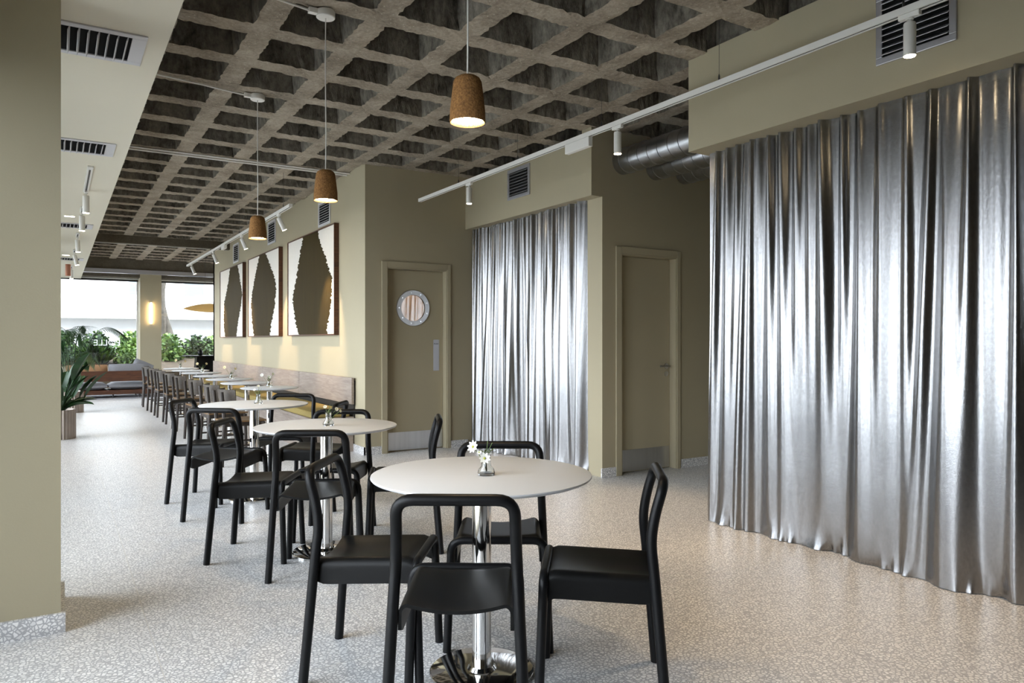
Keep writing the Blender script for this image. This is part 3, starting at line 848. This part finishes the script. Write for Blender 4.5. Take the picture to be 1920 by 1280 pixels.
picture('framed picture of a broad torn olive shape, nearest the porthole door', 8.49, 10.57, P3L, P3R, 1)
picture('framed picture of a torn olive shape, middle of the three', 11.05, 13.12, P2L, P2R, 2)
picture('framed picture of a narrow torn olive shape, nearest the far windows', 13.55, 15.70, P1L, P1R, 3)

# --- curtains
def curtain(name, label, X, ya, yb, z1, seed, dens=0.075, amp=0.045, group=None):
    R = random.Random(seed); L = yb - ya; H = z1 - 0.006
    nu = int(L / 0.0065); nv = 56
    ridges = []
    s = -0.05
    while s < L + 0.05:
        s += dens * R.uniform(0.45, 1.6)
        kind = R.random()
        if kind < 0.30: prof = (1.0, 0.9, 0.8)
        elif kind < 0.55: prof = (1.1, 0.7, 0.15)
        elif kind < 0.80: prof = (0.25, 0.8, 1.35)
        else: prof = (0.6, 1.1, 0.9)
        ridges.append((s, R.gauss(0, 0.03), R.uniform(0.010, 0.030), R.uniform(0.5, 1.2)*amp, prof, R.uniform(0.8, 2.6)))
    hem = [R.uniform(-1, 1) for _ in range(int(L/0.09)+3)]
    def off(s, z):
        w = min(1.0, z / H)
        d = 0.0
        for s0, dr, wd, a, pr, grow in ridges:
            c = s0 + dr * (1-w) ** 1.3
            ww = wd * (1 + grow * (1-w))
            q = (s - c) / ww
            if abs(q) > 3.2: continue
            if w > 0.5: t_ = (w-0.5)*2; av = pr[1]*(1-t_) + pr[0]*t_
            else: t_ = w*2; av = pr[2]*(1-t_) + pr[1]*t_
            d += a * av * exp(-q*q)
        d += 0.022*sin(s*5.1 + seed) * (1 - 0.6*w) + 0.012*sin(s*13.0 + 2*w + seed)
        k = s/0.09; i = int(k); f = k - i; f = f*f*(3-2*f)
        hv = hem[i]*(1-f) + hem[i+1]*f
        d += 0.03 * hv * exp(-z/0.07) + 0.012 * sin(s*61 + 3*sin(s*17)) * exp(-z/0.05)
        return d
    def fn(u, v):
        s = u * L; z = 0.004 + H * (v ** 1.35)
        if v == 0: z = 0.004
        d = off(s, z)
        return (X - 0.12 * math.tanh(d / 0.12), ya + s, z)
    m = MB(); m.sheet(fn, nu, nv)
    o = m.build(name, M['silver'])
    o.data.polygons.foreach_set('use_smooth', [True]*len(o.data.polygons))
    return tag(o, label, 'curtain', group)
g = 'silver curtains'
curtain('silver_curtain', 'large shiny silver curtain hanging from the big bulkhead on the right', 3.87, -2.2, 3.60, 2.56, 11, 0.085, 0.05, g)
curtain('silver_curtain', 'smaller silver curtain between the two doors', 4.215, 5.42, 7.58, 2.57, 23, 0.062, 0.05, g)

# --- louvred grilles on walls (facing -X)
def grille(label, X, yc, zc, W, H, n, mt):
    t = thing('air_grille', label, 'air vent', (X, yc, zc), 0, 'louvred grilles high on the walls')
    b = 0.035; f = MB()
    def fr(a, b_): f.box((-0.012, a[0], a[1]), (0.0, b_[0], b_[1]))
    fr((-W/2, -H/2), (W/2, -H/2+b)); fr((-W/2, H/2-b), (W/2, H/2)); fr((-W/2, -H/2+b), (-W/2+b, H/2-b)); fr((W/2-b, -H/2+b), (W/2, H/2-b))
    f.build('grille_frame', mt, t, bevel=0.003)
    v = MB(); v.box((-0.002, -W/2+b, -H/2+b), (-0.0005, W/2-b, H/2-b)); v.build('dark_core', M['dark'], t)
    for k in range(n):
        z = -H/2 + b + (H-2*b)*(k+0.5)/n
        R_ = Matrix.Rotation(radians(-38), 3, 'Y')
        s = MB(); s.obox((-0.011, 0, z), 0.030, W-2*b, 0.003, R_); s.build('louvre', mt, t)
    return t
grille('large grey louvred grille on the big bulkhead above the silver curtain', 3.70, 2.07, 2.885, 0.41, 0.37, 9, M['alum'])
grille('grey louvred grille on the bulkhead above the smaller curtain', 4.09, 6.44, 2.90, 0.43, 0.32, 8, M['alum'])
grille('louvred grille above the nearest of the three pictures', AX, 9.04, 2.855, 0.48, 0.32, 8, M['ventwhite'])
grille('louvred grille above the gap beside the middle picture', AX, 11.7, 2.95, 0.48, 0.36, 8, M['ventwhite'])
grille('louvred grille above the farthest of the three pictures', AX, 14.39, 2.90, 0.48, 0.36, 8, M['ventwhite'])

# --- soffit vents
def vent(label, yc):
    t = thing('ceiling_vent', label, 'air vent', (0.075, yc, SOFZ), 0, 'white vents in the cream soffit')
    W, D = 0.60, 0.43; b = 0.045; f = MB(); z0, z1 = -0.008, 0.0
    f.box((-W/2, -D/2, z0), (W/2, -D/2+b, z1)); f.box((-W/2, D/2-b, z0), (W/2, D/2, z1)); f.box((-W/2, -D/2+b, z0), (-W/2+b, D/2-b, z1)); f.box((W/2-b-0.02, -D/2+b, z0), (W/2, D/2-b, z1))
    f.build('vent_frame', M['ventwhite'], t, bevel=0.002)
    v = MB(); v.box((-W/2+b, -D/2+b, -0.0015), (W/2-b, D/2-b, -0.0005)); v.build('dark_core', M['dark'], t)
    n = 12
    for k in range(n):
        x = -W/2 + b + (W-2*b-0.02)*(k+0.5)/n
        s = MB(); s.obox((x, 0, -0.012), 0.004, D-2*b, 0.026, Matrix.Rotation(radians(20), 3, 'Y')); s.build('slat', M['ventwhite'], t)
    return t
v0 = vent('nearest white slatted vent in the cream soffit', 4.16)
dup(v0, (0.075, 6.43, SOFZ), 0, 'second white slatted vent in the cream soffit')
dup(v0, (0.085, 10.87, SOFZ), 0, 'third white slatted vent in the cream soffit')
dup(v0, (0.095, 15.30, SOFZ), 0, 'farthest white slatted vent in the cream soffit')

# --- pendants over the large tables
def pendant(label, x, y, zb):
    t = thing('cork_pendant_lamp', label, 'pendant lamp', (x, y, zb), 0, 'cork pendant lamps')
    m = MB(); m.lathe([(0.060, 0.012), (0.062, 0.004), (0.066, 0.0), (0.0685, 0.006), (0.067, 0.05), (0.0575, 0.13), (0.054, 0.155), (0.047, 0.168), (0.034, 0.176), (0.006, 0.178)], 40)
    m.lathe([(0.060, 0.012), (0.056, 0.05)], 40, caps=False)
    m.build('shade', M['cork'], t, smooth=True)
    m = MB(); m.lathe([(0.0595, 0.0115), (0.0595, 0.0135)], 40); m.build('bulb', M['lens'], t)
    zc = RIBZ - zb
    m = MB(); m.tube([(0, 0, 0.176), (0.002, 0.001, zc*0.35), (-0.0015, 0, zc*0.7), (0, 0, zc-0.045)], 0.0034, 8); m.build('cord', M['cord'], t, smooth=True)
    m = MB(); m.lathe([(0.05, zc-0.048), (0.054, zc-0.044), (0.054, zc-0.012), (0.05, zc-0.004)], 32); c = m.build('ceiling_cap', M['wmetal'], t, smooth=True)
    m = MB(); m.box((-0.10, -0.018, zc-0.036), (-0.052, 0.018, zc-0.008)); m.build('cable_gland', M['wmetal'], c)
    warm_spot('bulb_light', t, (0, 0, 0.004), 4, 125, 0.8, rad=0.05)
    return t
pendant('nearest and largest-looking cork pendant lamp, over the nearest table', 1.33, 2.46, 2.075)
pendant('middle cork pendant lamp, over the second table', 1.33, 4.20, 2.062)
pendant('farthest cork pendant lamp, over the third table', 1.33, 5.91, 2.045)

# --- conduits on the slab
def conduit(label, pts, r=0.007):
    m = MB(); m.tube(pts, r, 8); o = m.build('conduit', M['cord'], smooth=True); return tag(o, label, 'conduit', 'white ceiling conduits')
conduit('white conduit feeding the farthest cork lamp', [(0.47, 5.80, 3.160), (0.62, 5.81, 3.160), (0.9, 5.84, 3.154), (1.24, 5.91, 3.152)])
conduit('white conduit feeding the middle cork lamp', [(0.47, 4.12, 3.160), (0.9, 4.14, 3.158), (1.24, 4.20, 3.152)])
conduit('white conduit feeding the nearest cork lamp', [(0.47, 2.40, 3.160), (0.9, 2.42, 3.158), (1.24, 2.46, 3.152)])
conduit('front one of the paired white conduits crossing the slab', [(0.47, 8.10, 3.163), (2.846, 8.10, 3.163)], 0.010)
conduit('rear one of the paired white conduits crossing the slab', [(0.47, 8.20, 3.163), (2.846, 8.20, 3.163)], 0.010)

# --- track lighting
def track(label, X, ya, yb, z, wires):
    t = thing('light_track', label, 'light track', (X, ya, z), 0, 'suspended light tracks')
    L = yb - ya; m = MB()
    m.box((-0.018, 0, 0.006), (0.018, L, 0.034)); m.box((-0.018, 0, 0), (-0.008, L, 0.006)); m.box((0.008, 0, 0), (0.018, L, 0.006))
    m.build('rail', M['wmetal'], t)
    m = MB(); m.box((-0.008, 0.01, 0.004), (0.008, L-0.01, 0.006)); m.build('track_slot', M['dark'], t)
    for e0 in (0, L): 
        m = MB(); m.box((-0.019, e0-0.006, -0.001), (0.019, e0+0.006, 0.035)); m.build('end_cap', M['wmetal'], t)
    for y in wires:
        m = MB(); m.tube([(0, y-ya, 0.034), (0, y-ya, RIBZ - z)], 0.0013, 6); w = m.build('suspension_wire', M['wire'], t)
        m = MB(); m.lathe([(0.006, 0.034), (0.006, 0.06), (0.003, 0.075)], 10, (0, y-ya, 0)); m.build('wire_grip', M['wire'], w)
    return t
def spot(label, X, y, ztop, power, tilt=(0, 0), size=60, L=0.155, r=0.027, grp='white track spotlights'):
    t = thing('spotlight', label, 'spotlight', (X, y, ztop), 0, grp)
    m = MB(); m.box((-0.013, -0.05, -0.024), (0.013, 0.05, 0.0)); m.lathe([(0.018, -0.032), (0.018, -0.024)], 20); m.build('adapter', M['wmetal'], t, bevel=0.003)
    R_ = Matrix.Rotation(tilt[0], 4, 'X') @ Matrix.Rotation(tilt[1], 4, 'Y')
    m = MB(); m.lathe([(r, -L), (r, -0.006), (r-0.003, 0.0)], 32); m.lathe([(0.006, -0.002), (0.006, 0.018)], 10)
    h = m.build('lamp_head', M['wmetal'], t, smooth=True); h.location = (0, 0, -0.045); h.rotation_euler = R_.to_euler()
    m = MB(); m.lathe([(r*0.9, -L-0.002), (r*0.9, -L-0.0005)], 28); l = m.build('lens', M['lens'], h)
    warm_spot('spot_light', h, (0, 0, -L-0.01), power, size, 0.7)
    return t
TZ = 2.775; TRX = 3.385
track('long white light track in front of the big bulkhead', TRX, -1.2, 7.36, TZ, [-0.5, 1.95, 3.08, 4.2, 5.35, 6.45])
spot('white spotlight in front of the large grille on the big bulkhead', TRX, 1.92, TZ, 46, size=75)
spot('white spotlight on the track in front of the ducts', TRX, 4.02, TZ, 42, size=60)
spot('white spotlight on the track at the end over the smaller curtain', TRX, 6.23, TZ, 25, size=60)
m = MB(); m.box((-0.02, 0, -0.075), (0.02, 0.30, -0.001)); o = m.build('track_driver', M['wmetal'], bevel=0.004, loc=(TRX, 4.33, TZ)); tag(o, 'white driver box hanging on the long track', 'driver box')
AZ = 2.735; ATX = 2.2
track('white light track in front of the three pictures', ATX, 8.2, 15.8, AZ, [8.5, 10.9, 13.2, 15.4])
for y, l, tl in ((8.72, 'white spotlight at the near end of the picture track, lighting the nearest picture', -0.45), (10.75, 'second white spotlight from the near end of the picture track', -0.40), (12.95, 'third white spotlight from the near end of the picture track', -0.40), (15.28, 'white spotlight at the far end of the picture track', -0.40)):
    spot(l, ATX, y, AZ, 75, (0.0, tl), 44, grp='white spotlights on the picture track')
m = MB(); m.box((-0.02, 0, -0.06), (0.02, 0.26, -0.001)); o = m.build('track_driver', M['wmetal'], bevel=0.004, loc=(ATX, 11.9, AZ)); tag(o, 'white driver box on the picture track', 'driver box')
# soffit spotlights on short rails
sl = ['nearest white spotlight under the cream soffit, on a short rail', 'second white spotlight under the cream soffit', 'third white spotlight under the cream soffit', 'fourth white spotlight under the cream soffit, tilted', 'farthest white spotlight under the cream soffit']
for (y, tl), l in zip(((8.25, 0), (9.6, 0), (11.9, 0.05), (14.0, 0.22), (17.0, 0.0)), sl):
    t = spot(l, 0.235, y, SOFZ-0.012, 12, (0, -tl), 70, L=0.17, r=0.030, grp='white spotlights under the soffit')
    m = MB(); m.box((-0.022, -1.15 if y < 9 else -0.35, -0.004), (0.022, 0.06, 0.012)); rr = m.build('short_rail', M['wmetal'], t, bevel=0.003)
    m = MB(); m.box((-0.007, -1.05 if y < 9 else -0.3, -0.006), (0.007, -0.05, -0.0042)); m.build('rail_slot', M['frameblk'], rr)
for y, l in ((10.08, 'small recessed downlight in the soffit, before the third vent'), (14.65, 'small recessed downlight in the soffit, before the farthest vent')):
    m = MB(); m.box((-0.06, -0.04, -0.004), (0.06, 0.04, 0.0)); o = m.build('downlight', M['wmetal'], loc=(0.12, y, SOFZ)); tag(o, l, 'downlight', 'recessed downlights')
    m = MB(); m.box((-0.05, -0.03, -0.006), (0.05, 0.03, -0.004)); m.build('lens', M['downl'], o)

# --- ducts
for k, (x, z) in enumerate(((4.45, 2.905), (4.86, 2.90), (5.24, 2.905))):
    m = MB(); R_ = 0.118; prof = []
    ya, yb = 0.0, 3.2
    n = 26
    for i in range(n):
        y = i * 0.125
        prof += [(R_, y), (R_, y+0.108), (R_+0.0045, y+0.111), (R_+0.0045, y+0.121), (R_, y+0.124)]
    vs = []; fs = []; NS = 28
    for r_, y in prof:
        for q in range(NS):
            a = 2*pi*q/NS
            vs.append((r_*cos(a), -y - 0.06*cos(a)*0.3, r_*sin(a)))
    for i in range(len(prof)-1):
        for q in range(NS): fs.append((i*NS+q, i*NS+(q+1) % NS, (i+1)*NS+(q+1) % NS, (i+1)*NS+q))
    m.add(vs, fs)
    o = m.build('ventilation_duct', M['galv'], smooth=True, loc=(x, W2+0.02, z))
    tag(o, ('leftmost and most visible spiral duct beside the big bulkhead', 'middle spiral duct, half hidden behind the big bulkhead', 'rightmost spiral duct, mostly hidden behind the big bulkhead')[k], 'duct', 'spiral ventilation ducts')

# --- bar sconce on the column
t = thing('wall_lamp', 'glowing vertical bar lamp on the far khaki column', 'wall lamp', (1.905, 19.5, 1.92))
m = MB(); m.lathe([(0.018, -0.245), (0.022, -0.24), (0.022, 0.24), (0.018, 0.245)], 20, (0, -0.05, 0)); m.build('light_tube', M['tube'], t, smooth=True)
m = MB(); m.box((-0.018, -0.05, -0.265), (0.018, 0, -0.246)); m.box((-0.018, -0.05, 0.246), (0.018, 0, 0.265)); m.build('bracket', M['wmetal'], t)

# --- sofa, rug, drum table
t = thing('rug', 'flat grey rug under the sofa by the far window', 'rug', (0.9, 18.6, 0))
m = MB(); m.box((-1.2, -0.75, 0), (1.3, 0.9, 0.012)); m.build('pile', M['rug'], t)
t = thing('sofa', 'low wood-framed sofa with grey cushions seen from behind, by the far window', 'sofa', (0.93, 18.1, 0.012))
Wd = 0.80
m = MB(); m.box((-Wd, 0, 0.36), (Wd, 0.028, 0.585)); m.build('back_board', M['walnut'], t, bevel=0.004)
m = MB(); m.box((-Wd, 0.0, 0.075), (Wd, 0.03, 0.165)); m.box((-Wd, 0.03, 0.10), (Wd, 0.85, 0.165)); m.build('seat_frame', M['walnut'], t, bevel=0.004)
for s in (-1, 1):
    m = MB(); m.box((s*Wd-0.02, 0.0, 0.165), (s*Wd+0.02, 0.04, 0.36)); m.build('back_post', M['walnut'], t)
for x, y in ((-0.44, 0.05), (0.10, 0.05), (-0.44, 0.8), (0.6, 0.8), (0.62, 0.05)):
    m = MB(); m.tube([(x, y, 0), (x, y, 0.09)], 0.016, 8); m.build('leg', M['frameblk'], t)
def cushion(name, cen, sx_, sy_, sz_, mt, parent, tilt=0.0):
    m = MB(); n = 10
    def f(u, v, top):
        a, b = u*2-1, v*2-1
        e = (1-abs(a)**4)*(1-abs(b)**4)
        return (a*sx_/2*(1-0.03*b*b), b*sy_/2*(1-0.03*a*a), (sz_/2)*(0.25+0.75*max(0.0, e)**0.5)*(1 if top else -1))
    m.sheet(lambda u, v: f(u, v, True), n, n); m.sheet(lambda u, v: f(v, u, False), n, n)
    for side in range(4):
        def g(u, v, side=side):
            p = [(u, 0), (1, u), (1-u, 1), (0, 1-u)][side]
            A = Vector(f(*p, True)); B = Vector(f(*p, False)); return A*v + B*(1-v)
        m.sheet(g, n, 1)
    o = m.build(name, mt, parent, smooth=True); o.location = cen; o.rotation_euler = (tilt, 0, 0)
    return o
for x in (-0.395, 0.405):
    cushion('seat_cushion', (x, 0.45, 0.25), 0.79, 0.82, 0.17, M['greycush'], t)
cushion('back_cushion', (-0.395, 0.12, 0.545), 0.79, 0.36, 0.16, M['tancush'], t, radians(80))
cushion('back_cushion', (0.405, 0.12, 0.555), 0.79, 0.36, 0.16, M['greycush'], t, radians(80))
o = cushion('scatter_cushion', (1.60, 18.42, 0.60), 0.42, 0.42, 0.14, M['greycush'], None, radians(62)); o.rotation_euler = (radians(70), radians(25), 0)
tag(o, 'grey scatter cushion at the right end of the sofa', 'cushion')
m = MB(); m.lathe([(0.24, 0.0), (0.25, 0.01), (0.25, 0.26), (0.24, 0.27)], 40); o = m.build('drum_table', M['walnut'], smooth=True, loc=(1.80, 19.30, 0.013)); tag(o, 'low dark round drum table behind the sofa', 'side table')

# --- high table with vase, rattan lamp
t = thing('high_table', 'black high table with a wide tapered base behind the small tables', 'table', (2.72, 17.5, 0))
m = MB(); m.box((-0.36, -0.3, 0.905), (0.7, 0.3, 0.93)); m.build('tabletop', M['black'], t, bevel=0.003)
m = MB(); m.prism([(-0.17, 0), (0.30, 0), (0.24, 0.905), (-0.11, 0.905)], 'y', -0.16, 0.16); m.build('pedestal', M['black'], t)
m = MB(); m.lathe([(0.03, 0), (0.048, 0.02), (0.052, 0.07), (0.044, 0.10), (0.03, 0.112), (0.034, 0.125), (0.03, 0.127)], 24); o = m.build('black_vase', M['black'], smooth=True, loc=(2.695, 17.45, 0.93)); tag(o, 'squat black vase on the high table', 'vase')
t = thing('rattan_pendant_lamp', 'wide flat rattan pendant lamp in front of the right far window', 'pendant lamp', (3.05, 17.8, 2.0))
def fan(u, v):
    a = 2*pi*u; r = v
    return (0.66*r*cos(a), 0.45*r*sin(a), 0.10*(1-r*r) - 0.05*r*r + 0.03*r*cos(a*2))
m = MB(); m.sheet(fan, 40, 8, 0.003); m.build('woven_shade', M['rattan'], t, smooth=True)
for x in (-0.2, 0.12):
    m = MB(); m.tube([(x, 0, 0.07), (x, 0, RIBZ-2.0)], 0.003, 6); m.build('cord', M['wire'], t)
m = MB(); m.lathe([(0.05, RIBZ-2.0-0.03), (0.05, RIBZ-2.0)], 20, (-0.2, 0, 0)); m.build('ceiling_cap', M['frameblk'], t)
t = thing('cylinder_pendant_lamp', 'small terracotta cylinder lamp hanging at the far left under the soffit', 'pendant lamp', (0.17, 16.4, 2.5))
m = MB(); m.lathe([(0.045, 0.0), (0.045, 0.22)], 24); m.build('shade', M['terra'], t, smooth=True)

# --- planters
def planter(par, r, h, z=0):
    n = 120; m = MB()
    vs = []; fs = []
    for i, zz in enumerate((0.0, h)):
        for k in range(n):
            rr = r + (0.004 if (k % 4) < 2 else -0.004); a = 2*pi*k/n
            vs.append((rr*cos(a), rr*sin(a), zz))
    for k in range(n): fs.append((k, (k+1) % n, n+(k+1) % n, n+k))
    m.add(vs, fs); m.lathe([(r-0.006, h-0.004), (r+0.002, h), (r-0.015, h), (r-0.02, h-0.03)], 60, caps=False)
    m.build('planter', M['bronze'], par)
    m = MB(); m.lathe([(r-0.015, h-0.03), (0.01, h-0.02)], 40, caps=False); m.build('soil', M['soil'], par)
def blade(m, base, d, L, wid, droop, n=8, fold=0.25):
    d = Vector(d).normalized(); side = d.cross(Vector((0, 0, 1))).normalized()
    rows = []
    p = Vector(base); v = d.copy()
    for i in range(n+1):
        t_ = i/n; w = wid * (max(0.0, sin(pi*min(1, t_*0.94+0.06)))**0.7)
        up = side.cross(v).normalized()
        rows.append((p - side*w/2 + up*w*fold, p.copy(), p + side*w/2 + up*w*fold))
        v = (v + Vector((0, 0, -droop/n))).normalized(); p = p + v*L/n
    vs = [q for r_ in rows for q in r_]
    m.add(vs, [(i*3+k, i*3+k+1, (i+1)*3+k+1, (i+1)*3+k) for i in range(n) for k in (0, 1)])
t = thing('potted_plant', 'broad-leaved plant in a ribbed bronze planter beside the pillar', 'potted plant', (0.0, 11.0, 0))
planter(t, 0.20, 0.37)
R = random.Random(5)
for k in range(38):
    a = R.uniform(0, 2*pi); out_ = R.uniform(0.05, 0.22) * (0.5 + 0.5*(k % 3)); top = R.uniform(0.62, 0.98) if k % 3 else R.uniform(0.42, 0.6)
    b = Vector((cos(a)*0.05, sin(a)*0.05, 0.34)); e_ = Vector((cos(a)*out_, sin(a)*out_, top - 0.22))
    if e_.z < 0.38: e_.z = 0.38
    m = MB(); m.tube([b, (b+e_)/2 + Vector((0, 0, 0.03)), e_], 0.007, 6)
    d = Vector((cos(a)*0.45, sin(a)*0.45, 0.9 if k % 3 else 0.25))
    blade(m, e_, d, R.uniform(0.30, 0.44), R.uniform(0.11, 0.18), R.uniform(0.3, 0.8), 10); m.build('leaf', M['leaf'], t, smooth=True)
t = thing('potted_palm', 'feathery palm in a ribbed bronze planter in front of the sofa', 'potted plant', (0.19, 14.95, 0))
planter(t, 0.20, 0.37)
fronds = [(0.86, 0.25, 1.34, 1.92), (-0.5, 0.05, 1.42, 1.95), (0.20, -0.3, 1.25, 1.75), (0.25, 0.35, 1.48, 1.75), (-0.7, -0.3, 1.15, 1.8), (-0.1, -0.5, 1.30, 1.8), (0.12, 0.6, 1.42, 1.75),
          (-0.35, 0.5, 1.48, 1.8), (0.36, -0.4, 0.90, 1.40), (-0.6, -0.35, 0.9, 1.4), (0.28, -0.3, 0.85, 1.25), (-0.2, 0.4, 1.0, 1.4), (0.02, -0.1, 1.40, 1.5), (-0.15, -0.2, 1.2, 1.5)]
for fx, fy, fz, cz in fronds:
    m = MB(); n = 26; A = Vector((0.12*fx, 0.12*fy, 0.34)); B = Vector((fx*0.35, fy*0.35, cz)); D = Vector((fx, fy, fz))
    pts = [A*(1-u)**2 + B*2*u*(1-u) + D*u*u for u in [i/n for i in range(n+1)]]
    m.tube(pts, [0.008*(1-0.8*i/n) for i in range(n+1)], 6)
    for i in range(9, n+1):
        dirn = (pts[min(n, i+1)] - pts[i-1]).normalized(); side = dirn.cross(Vector((0, 0, 1)))
        side = side.normalized() if side.length > 0.05 else Vector((1, 0, 0))
        for q in (-1, 1):
            d = (dirn*0.75 + side*q*0.7 + Vector((0, 0, -0.1))).normalized()
            blade(m, pts[i], d, 0.30*(0.45+0.55*max(0.0, sin(pi*(i-7)/(n-5)))), 0.020, 0.9, 5, 0.1)
    m.build('frond', M['palm'], t, smooth=True)

# --- vases and flowers
def bud_vase(label, loc):
    m = MB()
    prof = [(0.010, 0.006), (0.026, 0.006), (0.0285, 0.012), (0.026, 0.022), (0.017, 0.034), (0.0145, 0.055), (0.0155, 0.072), (0.0185, 0.076), (0.0195, 0.0755), (0.017, 0.070), (0.0165, 0.055), (0.0190, 0.034), (0.0290, 0.022), (0.0325, 0.010), (0.030, 0.0), (0.010, 0.0)]
    m.lathe(prof[::-1], 28)
    o = m.build('bud_vase', M['glass'], smooth=True, loc=loc); return tag(o, label, 'vase', 'small glass vases on the tables')
def flower(mb_parent, base, tip, face, r, petal, n=9):
    face = Vector(face).normalized()
    m = MB(); mid = (Vector(base)+Vector(tip))/2 + Vector((0, 0, 0.012)); m.tube([base, mid, tip], 0.0013, 6); m.build('stem', M['stem'], mb_parent, smooth=True)
    up = Vector((0, 0, 1)) if abs(face.z) < 0.9 else Vector((1, 0, 0)); u = face.cross(up).normalized(); w = face.cross(u)
    m = MB()
    for k in range(n):
        a = 2*pi*k/n; d = u*cos(a) + w*sin(a); s = face.cross(d); T = Vector(tip)
        m.add([T + d*r*0.12, T + d*r*0.6 + s*r*0.26 + face*r*0.10, T + d*r + s*r*0.08 + face*r*0.2, T + d*r - s*r*0.08 + face*r*0.2, T + d*r*0.6 - s*r*0.26 + face*r*0.10], [(0, 1, 2, 3, 4)])
    b = m.build('blossom', petal, mb_parent)
    m = MB(); m.lathe([(0.0005, -0.003), (r*0.22, 0.0), (r*0.16, 0.004), (0.0005, 0.006)], 10); c = m.build('flower_eye', M['eye'], b)
    c.location = tip; c.rotation_euler = face.to_track_quat('Z', 'Y').to_euler()
def posy(label, loc, spec, petal, seed):
    t = thing('flower_posy', label, 'flowers', loc, 0, 'cut flowers in the small vases')
    R = random.Random(seed)
    for tip, face, r in spec: flower(t, (R.uniform(-0.006, 0.006), R.uniform(-0.006, 0.006), 0.012), tip, face, r, petal)
    m = MB()
    for k in range(16):
        a = R.uniform(0, 2*pi); b = Vector((R.uniform(-0.008, 0.008), R.uniform(-0.008, 0.008), R.uniform(0.06, 0.085)))
        blade(m, b, (cos(a), sin(a), R.uniform(0.2, 1.2)), R.uniform(0.02, 0.045), 0.007, 0.6, 4, 0.1)
    m.tube([(0, 0, 0.012), (0.002, 0.003, 0.07), (0.012, 0.010, 0.125)], 0.0012, 6); m.tube([(0.003, 0, 0.012), (0, 0.003, 0.07), (0.022, -0.006, 0.118)], 0.0012, 6)
    m.build('greenery', M['stem'], t, smooth=True)
TT = 0.745
vd = [
 ((1.352, 2.355), 'glass bud vase on the nearest table', 'white daisies with green sprigs in the vase on the nearest table', [((-0.045, 0.02, 0.105), (-0.8, -0.3, 0.3), 0.024), ((-0.020, -0.022, 0.066), (-0.3, -0.9, 0.3), 0.022), ((-0.030, 0.0, 0.085), (-0.5, -0.4, 0.6), 0.010)], 'petal'),
 ((1.356, 4.23), 'glass bud vase on the second large table', 'white flower sprig in the vase on the second large table', [((0.045, -0.01, 0.095), (0.3, -0.8, 0.4), 0.014), ((-0.02, 0.0, 0.11), (-0.3, -0.6, 0.6), 0.012), ((0.062, -0.03, 0.085), (0.4, -0.8, 0.2), 0.010)], 'petal'),
 ((1.36, 6.02), 'glass bud vase on the third large table', 'small green sprig in the vase on the third large table', [((0.0, 0.0, 0.14), (0, -0.5, 0.8), 0.014), ((-0.03, 0.0, 0.11), (-0.5, -0.5, 0.5), 0.012)], 'petal'),
 ((1.96, 8.17), 'glass bud vase on the small table nearest the banquette end', 'white flowers in the vase on the small table nearest the banquette end', [((-0.07, 0.03, 0.13), (-0.5, -0.8, 0.3), 0.02), ((0.04, 0.0, 0.14), (0.4, -0.7, 0.4), 0.02), ((0.0, 0.0, 0.11), (0, -1, 0.3), 0.022)], 'petal'),
 ((1.97, 10.26), 'glass bud vase on the third small table along the banquette', 'pale cream flowers on the third small table along the banquette', [((-0.08, 0.03, 0.15), (-0.5, -0.8, 0.3), 0.024), ((0.05, 0.0, 0.13), (0.3, -0.8, 0.4), 0.02)], 'petaly'),
 ((1.96, 12.5), 'glass bud vase on the fifth small table along the banquette', 'peach flowers on the fifth small table along the banquette', [((-0.07, 0.03, 0.14), (-0.5, -0.8, 0.3), 0.024), ((0.06, 0.0, 0.14), (0.3, -0.8, 0.4), 0.02)], 'petaly'),
 ((1.93, 14.72), 'glass bud vase on the farthest small table', 'peach flowers on the farthest small table', [((-0.07, 0.03, 0.15), (-0.5, -0.8, 0.3), 0.026), ((0.08, 0.0, 0.13), (0.3, -0.8, 0.4), 0.024)], 'petaly'),
]
for k, ((x, y), l1, l2, sp, pt) in enumerate(vd):
    bud_vase(l1, (x, y, TT)); posy(l2, (x, y, TT), sp, M[pt], k)

# --- kitchen shelf and lamp seen through the porthole
t = thing('kitchen_shelf', 'dark metal shelf rack seen through the porthole', 'shelf', (3.6, 9.3, 0))
m = MB()
for z in (1.45, 1.62, 1.70, 1.78, 1.86): m.box((-0.45, -0.1, z), (0.1, 0.1, z+0.018))
m.build('shelf_board', M['frameblk'], t)
m = MB()
for x in (-0.45, 0.08): m.box((x, -0.1, 0), (x+0.02, -0.08, 1.95)); m.box((x, 0.08, 0), (x+0.02, 0.1, 1.95))
m.build('upright', M['frameblk'], t)
t = thing('kitchen_lamp', 'kitchen ceiling lamp behind the porthole door', 'ceiling lamp', (3.6, 8.6, 2.8))
m = MB(); m.lathe([(0.12, -0.05), (0.13, 0.0)], 24); m.build('diffuser', M['downl'], t)
l = bpy.data.lights.new('kitchen_glow', 'POINT'); l.energy = 9; l.color = (1, 0.8, 0.6); l.shadow_soft_size = 0.1
o = bpy.data.objects.new('kitchen_glow', l); C.objects.link(o); o.parent = t; o.location = (0, 0, -0.15)
